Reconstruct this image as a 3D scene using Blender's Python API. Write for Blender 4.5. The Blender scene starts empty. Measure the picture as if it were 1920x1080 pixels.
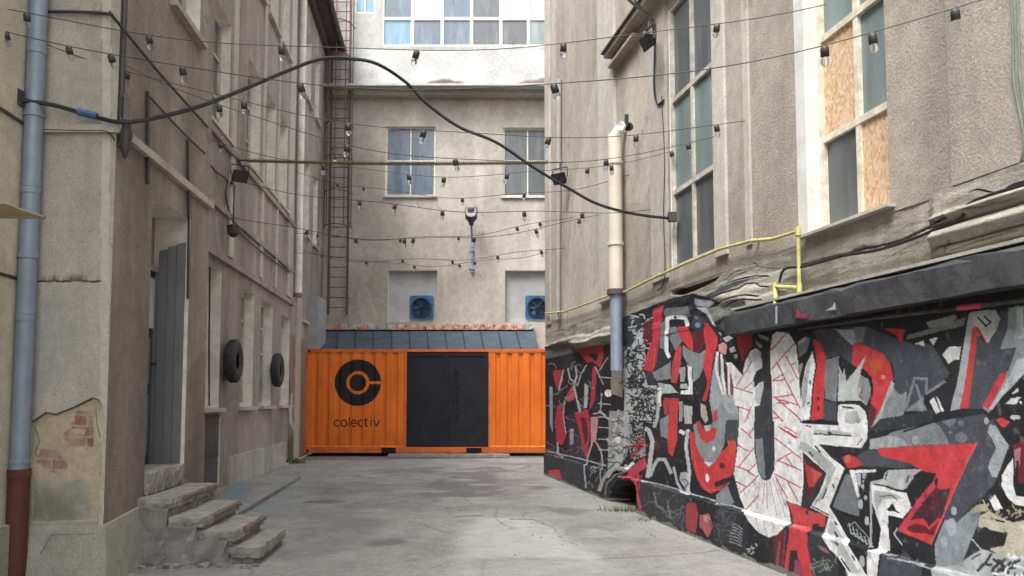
import bpy, math, random
import numpy as np
from mathutils import Vector
R = math.radians
random.seed(7); rng = np.random.default_rng(7)
scene = bpy.context.scene
COL = scene.collection
# ------------------------------------------------------------------ camera
F = 1500.0; EYE = 1.38; PIT = R(3.89); PPY = 646.0
cam = bpy.data.cameras.new('camera'); cam.sensor_width = 36; cam.lens = 36*F/1920
cam.shift_y = (PPY-540)/1920; cam.clip_end = 500; cam.clip_start = .05
co = bpy.data.objects.new('camera', cam); COL.objects.link(co)
co.location = (0, 0, EYE); co.rotation_euler = (math.pi/2+PIT, 0, 0)
scene.camera = co
# ------------------------------------------------------------------ sky, sun, exposure
w = bpy.data.worlds.new('World'); scene.world = w; w.use_nodes = True
nt = w.node_tree; nt.nodes.clear()
sky = nt.nodes.new('ShaderNodeTexSky'); sky.sky_type = 'NISHITA'; sky.sun_disc = False
sky.sun_elevation = R(58); sky.sun_rotation = R(215); sky.dust_density = 4; sky.air_density = 1.0; sky.ozone_density = 1
hs = nt.nodes.new('ShaderNodeHueSaturation'); hs.inputs['Saturation'].default_value = .16
bg = nt.nodes.new('ShaderNodeBackground'); bg.inputs[1].default_value = .15
wo = nt.nodes.new('ShaderNodeOutputWorld')
nt.links.new(sky.outputs[0], hs.inputs['Color']); nt.links.new(hs.outputs[0], bg.inputs[0]); nt.links.new(bg.outputs[0], wo.inputs[0])
sd = bpy.data.lights.new('sun', 'SUN'); sd.energy = 1.0; sd.angle = R(25); sd.color = (1, .97, .93)
so = bpy.data.objects.new('sun', sd); COL.objects.link(so)
az, el = R(215), R(58)
sdir = Vector((math.sin(az)*math.cos(el), math.cos(az)*math.cos(el), math.sin(el)))   # towards the sun
so.rotation_euler = sdir.to_track_quat('Z', 'Y').to_euler(); so.location = (-5, -5, 20)
scene.view_settings.view_transform = 'Standard'; scene.view_settings.look = 'None'
scene.view_settings.exposure = 1.72; scene.view_settings.gamma = 1
# ------------------------------------------------------------------ geometry helpers
def ray(px, py):
    xc = (px-960)/F; yc = (PPY-py)/F
    return Vector((xc, math.cos(PIT)-yc*math.sin(PIT), yc*math.cos(PIT)+math.sin(PIT)))
def at(px, py, y):                       # point of the sight line at depth y
    d = ray(px, py); k = y/d.y
    return Vector((d.x*k, y, EYE+d.z*k))
def ground(px, py, z=0):
    d = ray(px, py); k = (z-EYE)/d.z
    return Vector((d.x*k, d.y*k, z))
class Wall:                              # vertical plane x = a + b*y, side: direction (sign of x) the face looks to
    def __init__(s, a, b, side):
        s.a, s.b = a, b; n = Vector((side, -b*side, 0)); n.normalize(); s.n = n
    def p(s, t, z, off=0): return Vector((s.a+s.b*t, t, z))+s.n*off
    def hit(s, px, py, off=0):
        d = ray(px, py); a = s.a+off*math.sqrt(1+s.b*s.b)*(1 if s.n.x > 0 else -1)
        k = a/(d.x-s.b*d.y)
        return (k*d.y, EYE+k*d.z)
class Front:                             # frontal plane y = c looking to -y; parameter t = x
    def __init__(s, c): s.c = c; s.n = Vector((0, -1, 0))
    def p(s, t, z, off=0): return Vector((t, s.c-off, z))
    def hit(s, px, py, off=0):
        v = at(px, py, s.c-off); return (v.x, v.z)
class MB:
    def __init__(s): s.v = []; s.f = []
    def add(s, vs, fs):
        n = len(s.v); s.v += [tuple(v) for v in vs]; s.f += [tuple(i+n for i in f) for f in fs]; return s
    def quad(s, a, b, c, d): return s.add([a, b, c, d], [(0, 1, 2, 3)])
    def hexa(s, lo, hi):                 # two loops of 4
        return s.add(list(lo)+list(hi), [(3, 2, 1, 0), (4, 5, 6, 7), (0, 1, 5, 4), (1, 2, 6, 5), (2, 3, 7, 6), (3, 0, 4, 7)])
    def box(s, x0, x1, y0, y1, z0, z1):
        return s.hexa([(x0, y0, z0), (x1, y0, z0), (x1, y1, z0), (x0, y1, z0)], [(x0, y0, z1), (x1, y0, z1), (x1, y1, z1), (x0, y1, z1)])
    def wbox(s, W, t0, t1, z0, z1, o0, o1):   # box on a wall
        P = W.p
        return s.hexa([P(t0, z0, o0), P(t1, z0, o0), P(t1, z0, o1), P(t0, z0, o1)], [P(t0, z1, o0), P(t1, z1, o0), P(t1, z1, o1), P(t0, z1, o1)])
    def prism(s, poly, ext):             # closed polygon (list of Vector) extruded by vector
        n = len(poly); a = [Vector(p) for p in poly]; b = [p+Vector(ext) for p in a]
        return s.add(a+b, [tuple(range(n))[::-1], tuple(range(n, 2*n))]+[(i, (i+1) % n, n+(i+1) % n, n+i) for i in range(n)])
    def tube(s, path, r, n=8, cap=True):
        path = [Vector(p) for p in path]; m = len(path)
        rs = r if isinstance(r, (list, tuple)) else [r]*m
        up = None; rings = []
        for i, p in enumerate(path):
            t = (path[min(i+1, m-1)]-path[max(i-1, 0)]).normalized()
            if up is None: up = t.orthogonal().normalized()
            up = (up-t*up.dot(t)); up = up.normalized() if up.length > 1e-6 else t.orthogonal().normalized()
            q = t.cross(up)
            rings.append([p+(up*math.cos(2*math.pi*k/n)+q*math.sin(2*math.pi*k/n))*rs[i] for k in range(n)])
        fs = [(i*n+k, i*n+(k+1) % n, (i+1)*n+(k+1) % n, (i+1)*n+k) for i in range(m-1) for k in range(n)]
        if cap: fs += [tuple(range(n))[::-1], tuple((m-1)*n+k for k in range(n))]
        return s.add([v for rr in rings for v in rr], fs)
    def cyl(s, a, b, r, n=16, r2=None): return s.tube([a, b], [r, r if r2 is None else r2], n)
    def lathe(s, c, ax, prof, n=20):     # prof: list of (distance along ax, radius)
        c = Vector(c); ax = Vector(ax).normalized(); u = ax.orthogonal().normalized(); q = ax.cross(u)
        vs = [c+ax*h+(u*math.cos(2*math.pi*k/n)+q*math.sin(2*math.pi*k/n))*r for h, r in prof for k in range(n)]
        return s.add(vs, [(i*n+k, i*n+(k+1) % n, (i+1)*n+(k+1) % n, (i+1)*n+k) for i in range(len(prof)-1) for k in range(n)])
    def torus(s, c, ax, R0, prof, n=40): # prof: closed list (dr, dh)
        c = Vector(c); ax = Vector(ax).normalized(); u = ax.orthogonal().normalized(); q = ax.cross(u); m = len(prof)
        vs = [c+ax*h+(u*math.cos(2*math.pi*k/n)+q*math.sin(2*math.pi*k/n))*(R0+dr) for k in range(n) for dr, h in prof]
        return s.add(vs, [(k*m+j, k*m+(j+1) % m, ((k+1) % n)*m+(j+1) % m, ((k+1) % n)*m+j) for k in range(n) for j in range(m)])
    def rough(s, x0, x1, y0, y1, z0, z1, step=.05, amp=.012, shear=0):   # subdivided, chipped block
        nx, ny, nz = [max(1, int(round(abs(d)/step))) for d in (x1-x0, y1-y0, z1-z0)]
        idx = {}; vs = []; fs = []
        def V(i, j, k):
            key = (i, j, k)
            if key not in idx:
                x = x0+(x1-x0)*i/nx; y = y0+(y1-y0)*j/ny; z = z0+(z1-z0)*k/nz
                edge = (i in (0, nx))+(j in (0, ny))+(k in (0, nz))
                a = amp*(1 if edge < 2 else 1.8)
                jit = lambda: random.uniform(-a, a)
                cx, cy, cz = (x0+x1)/2, (y0+y1)/2, (z0+z1)/2
                if edge >= 2: x += (cx-x)*random.random()*.03; y += (cy-y)*random.random()*.02; z -= (random.random()**3)*amp*2 if k == nz else 0
                idx[key] = len(vs); vs.append((x+jit()+shear*(y-y0), y+jit(), z+jit()*.5))
            return idx[key]
        for i in range(nx):
            for j in range(ny): fs += [(V(i, j, nz), V(i+1, j, nz), V(i+1, j+1, nz), V(i, j+1, nz)), (V(i, j, 0), V(i, j+1, 0), V(i+1, j+1, 0), V(i+1, j, 0))]
            for k in range(nz): fs += [(V(i, 0, k), V(i+1, 0, k), V(i+1, 0, k+1), V(i, 0, k+1)), (V(i, ny, k), V(i, ny, k+1), V(i+1, ny, k+1), V(i+1, ny, k))]
        for j in range(ny):
            for k in range(nz): fs += [(V(0, j, k), V(0, j, k+1), V(0, j+1, k+1), V(0, j+1, k)), (V(nx, j, k), V(nx, j+1, k), V(nx, j+1, k+1), V(nx, j, k+1))]
        return s.add(vs, fs)
    def build(s, name, mat, parent=None, smooth=False, label=None, cat=None, group=None, kind=None):
        me = bpy.data.meshes.new(name); o = bpy.data.objects.new(name, me); COL.objects.link(o)
        off = Vector((0, 0, 0))
        if parent is not None:
            o.parent = parent; off = wloc(parent)
        elif s.v and kind is None:
            a = np.array(s.v); off = Vector(((a[:, 0].min()+a[:, 0].max())/2, (a[:, 1].min()+a[:, 1].max())/2, a[:, 2].min())); o.location = off
        me.from_pydata([tuple(Vector(v)-off) for v in s.v], [], s.f); me.materials.append(mat)
        me.validate(); 
        if smooth:
            for p in me.polygons: p.use_smooth = True
            me.set_sharp_from_angle(angle=R(40))
        return tag(o, label, cat, group, kind)
def wloc(o):
    v = Vector(o.location)
    while o.parent is not None: o = o.parent; v = v+Vector(o.location)
    return v
def tag(o, label=None, cat=None, group=None, kind=None):
    for k, x in (('label', label), ('category', cat), ('group', group), ('kind', kind)):
        if x: o[k] = x
    return o
def thing(name, loc, label, cat, group=None):
    o = bpy.data.objects.new(name, None); COL.objects.link(o); o.location = loc; o.empty_display_size = .2
    return tag(o, label, cat, group)
# ------------------------------------------------------------------ numpy noise and paint sheets
def vnoise(x, y, sc, seed=0, octv=3):
    out = np.zeros(np.broadcast(x, y).shape); amp = 1; tot = 0
    for o in range(octv):
        g = np.random.default_rng(seed*17+o).random((64, 64))
        u = (x/sc*(2**o)) % 64; v = (y/sc*(2**o)) % 64
        i = np.floor(u).astype(int) % 64; j = np.floor(v).astype(int) % 64; fu = u-np.floor(u); fv = v-np.floor(v)
        fu = fu*fu*(3-2*fu); fv = fv*fv*(3-2*fv); i1 = (i+1) % 64; j1 = (j+1) % 64
        out += amp*((g[i, j]*(1-fu)+g[i1, j]*fu)*(1-fv)+(g[i, j1]*(1-fu)+g[i1, j1]*fu)*fv); tot += amp; amp *= .5
    return out/tot
def blur(m, r):
    for ax in (0, 1):
        for _ in range(2):
            if m.shape[ax] <= 2*r: continue
            pad = [(0, 0), (0, 0)]; pad[ax] = (r+1, r)
            c = np.cumsum(np.pad(m, pad, mode='edge'), axis=ax)
            n = m.shape[ax]
            m = (np.take(c, np.arange(2*r+1, 2*r+1+n), axis=ax)-np.take(c, np.arange(0, n), axis=ax))/(2*r+1)
    return m
class Sheet:
    """grid of points on a real surface; A, B are its two coordinates. conv turns a spot measured on the photo into (a, b)."""
    def __init__(s, A, B, conv, wob=.004):
        s.A, s.B, s.conv = np.array(A), np.array(B), conv
        a, b = np.meshgrid(s.A, s.B, indexing='ij')
        s.a0, s.b0 = a, b
        s.a = a+(vnoise(a, b, .05, 3)-.5)*2*wob+(vnoise(a, b, .17, 13, 2)-.5)*3*wob; s.b = b+(vnoise(a, b, .05, 4)-.5)*2*wob+(vnoise(a, b, .17, 14, 2)-.5)*3*wob
        s.rgba = np.zeros(a.shape+(4,)); s.h = np.zeros(a.shape); s.m2 = np.zeros(a.shape)
        s.org = (0, 0, 1)
    def rgn(s):
        if not hasattr(s, '_r'): s._r = vnoise(s.a0, s.b0, .42, 91, 5)
        return s._r
    def tile(s, x0, y0, k): s.org = (x0, y0, k)
    def P(s, pts): 
        x0, y0, k = s.org; return [(x0+p[0]/k, y0+p[1]/k) for p in pts]
    def mask_ab(s, q):
        q = np.array(q); i0, i1 = sorted((np.searchsorted(s.A, q[:, 0].min()-.03), np.searchsorted(s.A, q[:, 0].max()+.03)))
        j0, j1 = sorted((np.searchsorted(s.B, q[:, 1].min()-.03), np.searchsorted(s.B, q[:, 1].max()+.03)))
        if i1 <= i0 or j1 <= j0: return None
        a = s.a[i0:i1, j0:j1]; b = s.b[i0:i1, j0:j1]; ins = np.zeros(a.shape, bool)
        for k in range(len(q)):
            x1, y1 = q[k]; x2, y2 = q[(k+1) % len(q)]
            if y1 == y2: continue
            ins ^= ((y1 > b) != (y2 > b)) & (a < (x2-x1)*(b-y1)/(y2-y1)+x1)
        return (slice(i0, i1), slice(j0, j1)), ins
    def poly(s, pts, c, alpha=1, raw=False, soft=0, hgt=None, m2=None, rag=0):
        q = [s.conv(*p) for p in (pts if raw else s.P(pts))]
        r = s.mask_ab(q)
        if r is None: return
        sl, ins = r
        if soft:
            full = np.zeros(s.a.shape); full[sl] = ins; m = blur(full, soft)*alpha; m = m*np.clip((s.rgn()-.5)*rag+.62, 0, 1) if rag else m; sl = (slice(None), slice(None))
        else: m = ins*alpha
        if c is not None:
            t = s.rgba[sl]; mm = m[..., None]
            t[..., :3] = t[..., :3]*(1-mm)+np.array(c)*mm if True else t
            t[..., 3] = np.maximum(t[..., 3], m)
            if soft or alpha < 1:      # keep colour un-darkened where nothing was there
                z = (s.rgba[sl][..., 3] <= m+1e-9) & (m > 0); t[z, :3] = np.array(c)
        if hgt is not None: s.h[sl] = s.h[sl]*(1-m)+hgt*m
        if m2 is not None: s.m2[sl] = s.m2[sl]*(1-m)+m2*m
    def stroke(s, pts, wd, c, alpha=1, raw=False, hgt=None):
        q = pts if raw else s.P(pts); r = wd/2/(1 if raw else s.org[2])
        for k in range(len(q)-1):
            (x1, y1), (x2, y2) = q[k], q[k+1]; L = math.hypot(x2-x1, y2-y1) or 1; nx, ny = -(y2-y1)/L*r, (x2-x1)/L*r
            s.poly([(x1+nx, y1+ny), (x2+nx, y2+ny), (x2-nx, y2-ny), (x1-nx, y1-ny)], c, alpha, True, 0, hgt)
            if r > .8 and k: s.disc(x1, y1, r, c, True, hgt=hgt)
    def disc(s, x, y, r, c, raw=False, ry=None, alpha=1, hgt=None):
        ry = ry or r
        if not raw: (x, y), = s.P([(x, y)]); r /= s.org[2]; ry /= s.org[2]
        s.poly([(x+r*math.cos(k*math.pi/7), y+ry*math.sin(k*math.pi/7)) for k in range(14)], c, alpha, True, 0, hgt)
    def scribble(s, x0, y0, x1, y1, n, wd, c, ln=40):
        for _ in range(n):
            x, y = random.uniform(x0, x1), random.uniform(y0, y1); a = random.uniform(0, 6.3); pts = [(x, y)]
            for _ in range(4):
                a += random.uniform(-1.3, 1.3); x += math.cos(a)*ln*.4; y += math.sin(a)*ln*.4; pts.append((x, y))
            s.stroke(pts, wd, c)
    def build(s, name, posf, mat, parent=None, flip=False, **kw):
        na, nb = s.a0.shape; X, Y, Z = posf(s.a0, s.b0, s.h)
        off = wloc(parent) if parent is not None else Vector((0, 0, 0))
        v = np.stack([X-off.x, Y-off.y, Z-off.z], -1).reshape(-1, 3).astype(np.float32)
        i = np.arange(na*nb).reshape(na, nb)
        f = np.stack([i[:-1, :-1], i[1:, :-1], i[1:, 1:], i[:-1, 1:]], -1).reshape(-1, 4)
        if flip: f = f[:, ::-1]
        me = bpy.data.meshes.new(name); me.vertices.add(len(v)); me.vertices.foreach_set('co', v.ravel())
        me.loops.add(f.size); me.loops.foreach_set('vertex_index', f.ravel().astype(np.int32))
        me.polygons.add(len(f)); me.polygons.foreach_set('loop_start', np.arange(0, f.size, 4, dtype=np.int32))
        me.update(calc_edges=True)
        at_ = me.color_attributes.new('paint', 'FLOAT_COLOR', 'POINT'); at_.data.foreach_set('color', s.rgba.reshape(-1).astype(np.float32))
        a2 = me.attributes.new('mask', 'FLOAT', 'POINT'); a2.data.foreach_set('value', s.m2.reshape(-1).astype(np.float32))
        me.polygons.foreach_set('use_smooth', np.ones(len(f), bool))
        me.materials.append(mat); o = bpy.data.objects.new(name, me); COL.objects.link(o)
        if parent is not None: o.parent = parent
        return tag(o, **kw)
# ------------------------------------------------------------------ materials
def newmat(name):
    m = bpy.data.materials.new(name); m.use_nodes = True; nt = m.node_tree; b = nt.nodes['Principled BSDF']
    return m, nt, b
def N(nt, t, **kw):
    n = nt.nodes.new('ShaderNode'+t)
    for k, v in kw.items():
        if k.startswith('i_'): n.inputs[k[2:].replace('_', ' ')].default_value = v
        else: setattr(n, k, v)
    return n
def posn(nt, sc=(1, 1, 1)):
    g = N(nt, 'NewGeometry'); m = N(nt, 'Mapping'); m.inputs['Scale'].default_value = sc
    nt.links.new(g.outputs['Position'], m.inputs['Vector']); return m.outputs[0]
def noise(nt, vec, scale, detail=4, rough=.6):
    n = N(nt, 'TexNoise'); n.inputs['Scale'].default_value = scale; n.inputs['Detail'].default_value = detail; n.inputs['Roughness'].default_value = rough
    nt.links.new(vec, n.inputs['Vector']); return n.outputs['Fac']
def ramp(nt, fac, stops):
    r = N(nt, 'ValToRGB'); e = r.color_ramp.elements
    while len(e) < len(stops): e.new(.5)
    for k, (p, c) in enumerate(stops): e[k].position = p; e[k].color = (*c, 1) if len(c) == 3 else c
    nt.links.new(fac, r.inputs[0]); return r.outputs[0]
def mix(nt, fac, a, b, mode='MIX'):
    m = N(nt, 'MixRGB', blend_type=mode)
    for k, x in ((0, fac), (1, a), (2, b)):
        if isinstance(x, (int, float)): m.inputs[k].default_value = x
        elif isinstance(x, tuple): m.inputs[k].default_value = (*x, 1)
        else: nt.links.new(x, m.inputs[k])
    return m.outputs[0]
def bump(nt, b, h, st, dist=.02):
    n = N(nt, 'Bump'); n.inputs['Strength'].default_value = st; n.inputs['Distance'].default_value = dist
    nt.links.new(h, n.inputs['Height']); nt.links.new(n.outputs[0], b.inputs['Normal'])
def plasterc(nt, base, dark, streak=.5, sc=1.0, light=None):
    big = noise(nt, posn(nt, (.7*sc, .7*sc, .5*sc)), 1.0, 6, .65)
    stk = noise(nt, posn(nt, (1.9*sc, 1.9*sc, .22*sc)), 1.0, 4, .5)
    fine = noise(nt, posn(nt), 55, 4, .75)
    c = mix(nt, ramp(nt, big, [(.35, (0, 0, 0)), (.68, (1, 1, 1))]), base, dark)
    c = mix(nt, ramp(nt, stk, [(.5, (0, 0, 0)), (.72, (streak,)*3)]), c, tuple(x*.55 for x in dark))
    if light: c = mix(nt, ramp(nt, stk, [(.27, (.7,)*3), (.42, (0, 0, 0))]), c, light)
    pv = N(nt, 'TexVoronoi'); pv.inputs['Scale'].default_value = 1.0; pv.inputs['Randomness'].default_value = 1
    nt.links.new(mix(nt, .18, posn(nt, (.55*sc, .55*sc, .35*sc)), N(nt, 'TexNoise', i_Scale=3.0, i_Detail=6.0).outputs['Color']), pv.inputs['Vector']); ps = N(nt, 'SeparateColor'); nt.links.new(pv.outputs['Color'], ps.inputs[0])
    c = mix(nt, .9, c, ramp(nt, ps.outputs[0], [(0, (.82, .81, .80)), (1, (1.12, 1.12, 1.13))]), 'MULTIPLY')
    fl = noise(nt, posn(nt, (1, 1, .8)), 2.6, 9, .72)
    c = mix(nt, ramp(nt, fl, [(.615, (0, 0, 0)), (.64, (.55,)*3)]), c, tuple(x*.72 for x in dark))
    c = mix(nt, ramp(nt, fl, [(.33, (.45,)*3), (.36, (0, 0, 0))]), c, tuple(min(.8, x*1.25) for x in base))
    mid = noise(nt, posn(nt), 7, 6, .7)
    c = mix(nt, .8, c, ramp(nt, mid, [(.3, (.78,)*3), (.7, (1.18,)*3)]), 'MULTIPLY')
    c = mix(nt, .5, c, ramp(nt, fine, [(.3, (.6,)*3), (.7, (1.4,)*3)]), 'MULTIPLY')
    return c, fine, big
def plaster(name, base, dark, streak=.5, sc=1.0, bs=.5, light=None, rough=.9, paint=False, brick=False):
    m, nt, b = newmat(name); c, fine, big = plasterc(nt, base, dark, streak, sc, light)
    if brick:
        bt = N(nt, 'TexBrick'); bt.inputs['Scale'].default_value = 1; bt.inputs['Brick Width'].default_value = .26; bt.inputs['Row Height'].default_value = .085
        bt.inputs['Mortar Size'].default_value = .011; bt.inputs['Color1'].default_value = (.30, .12, .08, 1); bt.inputs['Color2'].default_value = (.40, .22, .16, 1); bt.inputs['Mortar'].default_value = (.44, .36, .28, 1); bt.inputs['Mortar Smooth'].default_value = .6
        g = N(nt, 'NewGeometry'); sp = N(nt, 'SeparateXYZ'); cb = N(nt, 'CombineXYZ'); nt.links.new(g.outputs['Position'], sp.inputs[0])
        ad = N(nt, 'MixRGB', blend_type='ADD'); ad.inputs[0].default_value = .03; nt.links.new(N(nt, 'TexNoise', i_Scale=9.0).outputs['Color'], ad.inputs[2]); nt.links.new(cb.outputs[0], ad.inputs[1]); nt.links.new(sp.outputs[0], cb.inputs[0]); nt.links.new(sp.outputs[2], cb.inputs[1]); nt.links.new(ad.outputs[0], bt.inputs['Vector'])
    if paint or brick:
        a = N(nt, 'Attribute', attribute_name='paint')
        var = ramp(nt, noise(nt, posn(nt), 14, 5, .7), [(.3, (.72,)*3), (.7, (1.2,)*3)])
        pc = mix(nt, .8, a.outputs['Color'], var, 'MULTIPLY')
        c = mix(nt, a.outputs['Alpha'], c, pc)
    if brick:
        a2 = N(nt, 'Attribute', attribute_name='mask')
        bc = mix(nt, .7, bt.outputs['Color'], ramp(nt, noise(nt, posn(nt), 20, 4, .7), [(.3, (.6,)*3), (.7, (1.25,)*3)]), 'MULTIPLY')
        bc = mix(nt, ramp(nt, noise(nt, posn(nt), 6, 5, .75), [(.42, (0, 0, 0)), (.62, (.75,)*3)]), bc, (.44, .37, .29))
        c = mix(nt, a2.outputs['Fac'], c, bc)
    nt.links.new(c, b.inputs['Base Color']); b.inputs['Roughness'].default_value = rough
    if paint:
        b.inputs['Specular IOR Level'].default_value = .25
        inv = N(nt, 'Math', operation='MULTIPLY_ADD'); inv.inputs[1].default_value = -.35; inv.inputs[2].default_value = rough; nt.links.new(a.outputs['Alpha'], inv.inputs[0]); nt.links.new(inv.outputs[0], b.inputs['Roughness'])
    bump(nt, b, fine, bs, .02); return m
def simple(name, c, c2=None, rough=.6, sc=8, metal=0, bs=.15, spec=.5, k=.7):
    m, nt, b = newmat(name); n = noise(nt, posn(nt), sc, 6, .7)
    c2 = c2 or tuple(x*.6 for x in c)
    nt.links.new(ramp(nt, n, [(.35, c), (.35+.4*k, c2)]), b.inputs['Base Color'])
    b.inputs['Roughness'].default_value = rough; b.inputs['Metallic'].default_value = metal; b.inputs['Specular IOR Level'].default_value = spec
    if bs: bump(nt, b, noise(nt, posn(nt), sc*4, 3), bs, .01)
    return m
def glass(name, c, rough=.12, dirt=.35):
    m, nt, b = newmat(name); n = noise(nt, posn(nt, (1.6, 1.6, .35)), 2.6, 6, .65)
    nt.links.new(ramp(nt, n, [(.36, tuple(x*.8 for x in c)), (.52, c), (.68, tuple(x*(1+dirt*1.1)+.015 for x in c))]), b.inputs['Base Color'])
    nt.links.new(ramp(nt, n, [(.3, (rough,)*3), (.7, (rough+.2,)*3)]), b.inputs['Roughness']); b.inputs['Specular IOR Level'].default_value = .8
    return m
M = {}
M['left_far'] = plaster('brown_grey_plaster', (.35, .315, .282), (.225, .198, .178), .55, 1, .4, (.46, .425, .385))
M['left_near'] = plaster('brown_roughcast', (.36, .32, .275), (.23, .20, .172), .5, 1.1, .9, (.47, .43, .375))
M['return'] = plaster('pale_grey_render', (.46, .435, .37), (.37, .35, .30), .25, 1.5, .25, None, brick=True)
M['cream'] = plaster('cream_plaster', (.60, .54, .41), (.46, .45, .38), .3, 1.2, .25)
M['plinth'] = plaster('plinth_cement', (.45, .44, .385), (.33, .33, .28), .35, 1.6, .4)
M['back'] = plaster('back_wall_plaster', (.42, .395, .345), (.295, .27, .235), .4, .7, .3, (.52, .485, .435))
M['white_wall'] = plaster('whitewashed_wall', (.43, .425, .405), (.30, .29, .27), .5, .8, .25)
M['right'] = plaster('right_wall_plaster', (.46, .42, .36), (.32, .285, .24), .5, .8, .7, (.56, .525, .465))
M['right_low'] = plaster('right_lower_wall', (.43, .41, .35), (.27, .26, .215), .45, 1.4, .6, None, paint=True)
M['smooth'] = plaster('smooth_render', (.5, .475, .43), (.40, .37, .33), .35, 1.2, .2)
M['reveal'] = simple('whitewashed_reveal', (.82, .79, .73), (.6, .57, .51), .8, 5)
M['reveal_w'] = simple('white_reveal', (.70, .70, .69), (.55, .54, .51), .7, 5)
M['frame'] = simple('old_white_frame', (.62, .59, .52), (.36, .33, .28), .6, 9)
M['frame2'] = simple('cream_steel_frame', (.74, .71, .60), (.48, .43, .33), .55, 9)
M['glass'] = glass('dusty_dark_glass', (.085, .095, .10), .25)
M['glass_b'] = glass('blue_grey_glass', (.10, .13, .17), .2)
M['glass_g'] = glass('green_wired_glass', (.17, .215, .215), .4, .25)
M['glass_w'] = glass('whitened_glass', (.45, .48, .50), .3, .3)
M['glass_c'] = glass('sky_blue_glass', (.13, .24, .33), .25, .2)
M['board'] = None
M['orange'] = None
M['black_paint'] = simple('black_paint', (.010, .011, .017), (.019, .020, .028), .55, 2, spec=.25)
M['dark'] = simple('dark_metal', (.03, .032, .035), (.055, .05, .048), .5, 12)
M['rubber'] = simple('tyre_rubber', (.022, .023, .026), (.04, .04, .042), .75, 10)
M['cable'] = simple('black_cable', (.02, .02, .024), None, .5, 10, bs=0)
M['wire'] = simple('thin_wire', (.06, .055, .055), None, .6, 10, bs=0)
M['grey_pipe'] = simple('galvanised_pipe', (.27, .33, .40), (.20, .24, .30), .5, 6, .25, k=1)
M['red_pipe'] = simple('rust_red_iron', (.13, .03, .022), (.07, .03, .025), .7, 9)
M['cream_pipe'] = simple('cream_plastic_pipe', (.60, .56, .46), (.50, .46, .38), .5, 3)
M['yellow'] = simple('yellow_gas_pipe', (.60, .56, .20), (.38, .36, .16), .5, 14)
M['rust'] = simple('rusted_ladder_iron', (.14, .075, .068), (.08, .05, .048), .8, 12)
M['fan_blue'] = simple('blue_enamel', (.03, .13, .30), (.02, .07, .16), .45, 6)
M['fan_dark'] = simple('dark_blue_metal', (.008, .02, .05), (.012, .03, .07), .4, 6)
M['roof_metal'] = simple('grey_roof_sheet', (.075, .10, .13), (.045, .06, .08), .7, 2.2, 0, spec=.2)
M['tile'] = simple('terracotta', (.42, .17, .11), (.55, .38, .28), .8, 7)
M['slim'] = simple('painted_slim_pipe', (.34, .34, .32), (.26, .26, .245), .6, 3)
M['sheet_grey'] = simple('grey_sheet_metal', (.33, .35, .365), (.25, .265, .28), .5, 3)
M['sheet_white'] = simple('pale_grey_board', (.38, .385, .38), (.28, .28, .275), .7, 1.5)
M['soot_white'] = simple('weathered_flashing', (.46, .46, .45), (.30, .29, .28), .6, 3)
M['stone'] = simple('worn_concrete_step', (.36, .345, .315), (.20, .19, .175), .95, 7, bs=.8)
M['stone_b'] = simple('rubble_stone', (.29, .28, .26), (.18, .175, .165), .95, 6, bs=.8)
M['brickedge'] = simple('brick_edge', (.19, .125, .105), (.16, .13, .115), .9, 12, bs=.6)
M['door_grey'] = simple('grey_painted_timber', (.135, .14, .152), (.18, .18, .188), .65, 2.5)
M['door_dark'] = simple('dark_grey_door', (.035, .038, .05), (.055, .058, .07), .55, 4)
M['panel_dark'] = simple('dark_slate_panel', (.035, .045, .055), (.09, .10, .105), .6, 4)
M['awning'] = simple('ochre_board', (.55, .42, .22), (.4, .3, .16), .7, 4)
M['olive'] = simple('olive_rope', (.22, .19, .08), (.12, .10, .05), .8, 30)
M['bulb'] = None
M['timber'] = simple('weathered_timber', (.34, .31, .27), (.2, .18, .16), .8, 9)
M['blue_tape'] = simple('blue_tape', (.05, .14, .36), None, .5, 5)
M['soot'] = simple('eave_dark', (.05, .04, .042), (.09, .07, .07), .8, 5)
M['green_cable'] = simple('green_grey_cable', (.19, .25, .2), None, .6, 5, bs=0)
def mk_bulb():
    m, nt, b = newmat('clear_bulb_glass'); b.inputs['Base Color'].default_value = (.85, .88, .9, 1); b.inputs['Transmission Weight'].default_value = 1
    b.inputs['Roughness'].default_value = .02; b.inputs['IOR'].default_value = 1.12; return m
M['bulb'] = mk_bulb()
def mk_osb():
    m, nt, b = newmat('strand_board'); v = N(nt, 'TexVoronoi'); v.inputs['Scale'].default_value = 62; nt.links.new(mix(nt, .06, posn(nt, (1, 1, .55)), N(nt, 'TexNoise', i_Scale=14.0).outputs['Color']), v.inputs['Vector'])
    sp = N(nt, 'SeparateColor'); nt.links.new(v.outputs['Color'], sp.inputs[0])
    c = ramp(nt, sp.outputs[0], [(0, (.42, .26, .15)), (.45, (.56, .38, .24)), (1, (.68, .51, .36))])
    nt.links.new(c, b.inputs['Base Color']); b.inputs['Roughness'].default_value = .8; bump(nt, b, sp.outputs[1], .25); return m
M['board'] = mk_osb()
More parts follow.
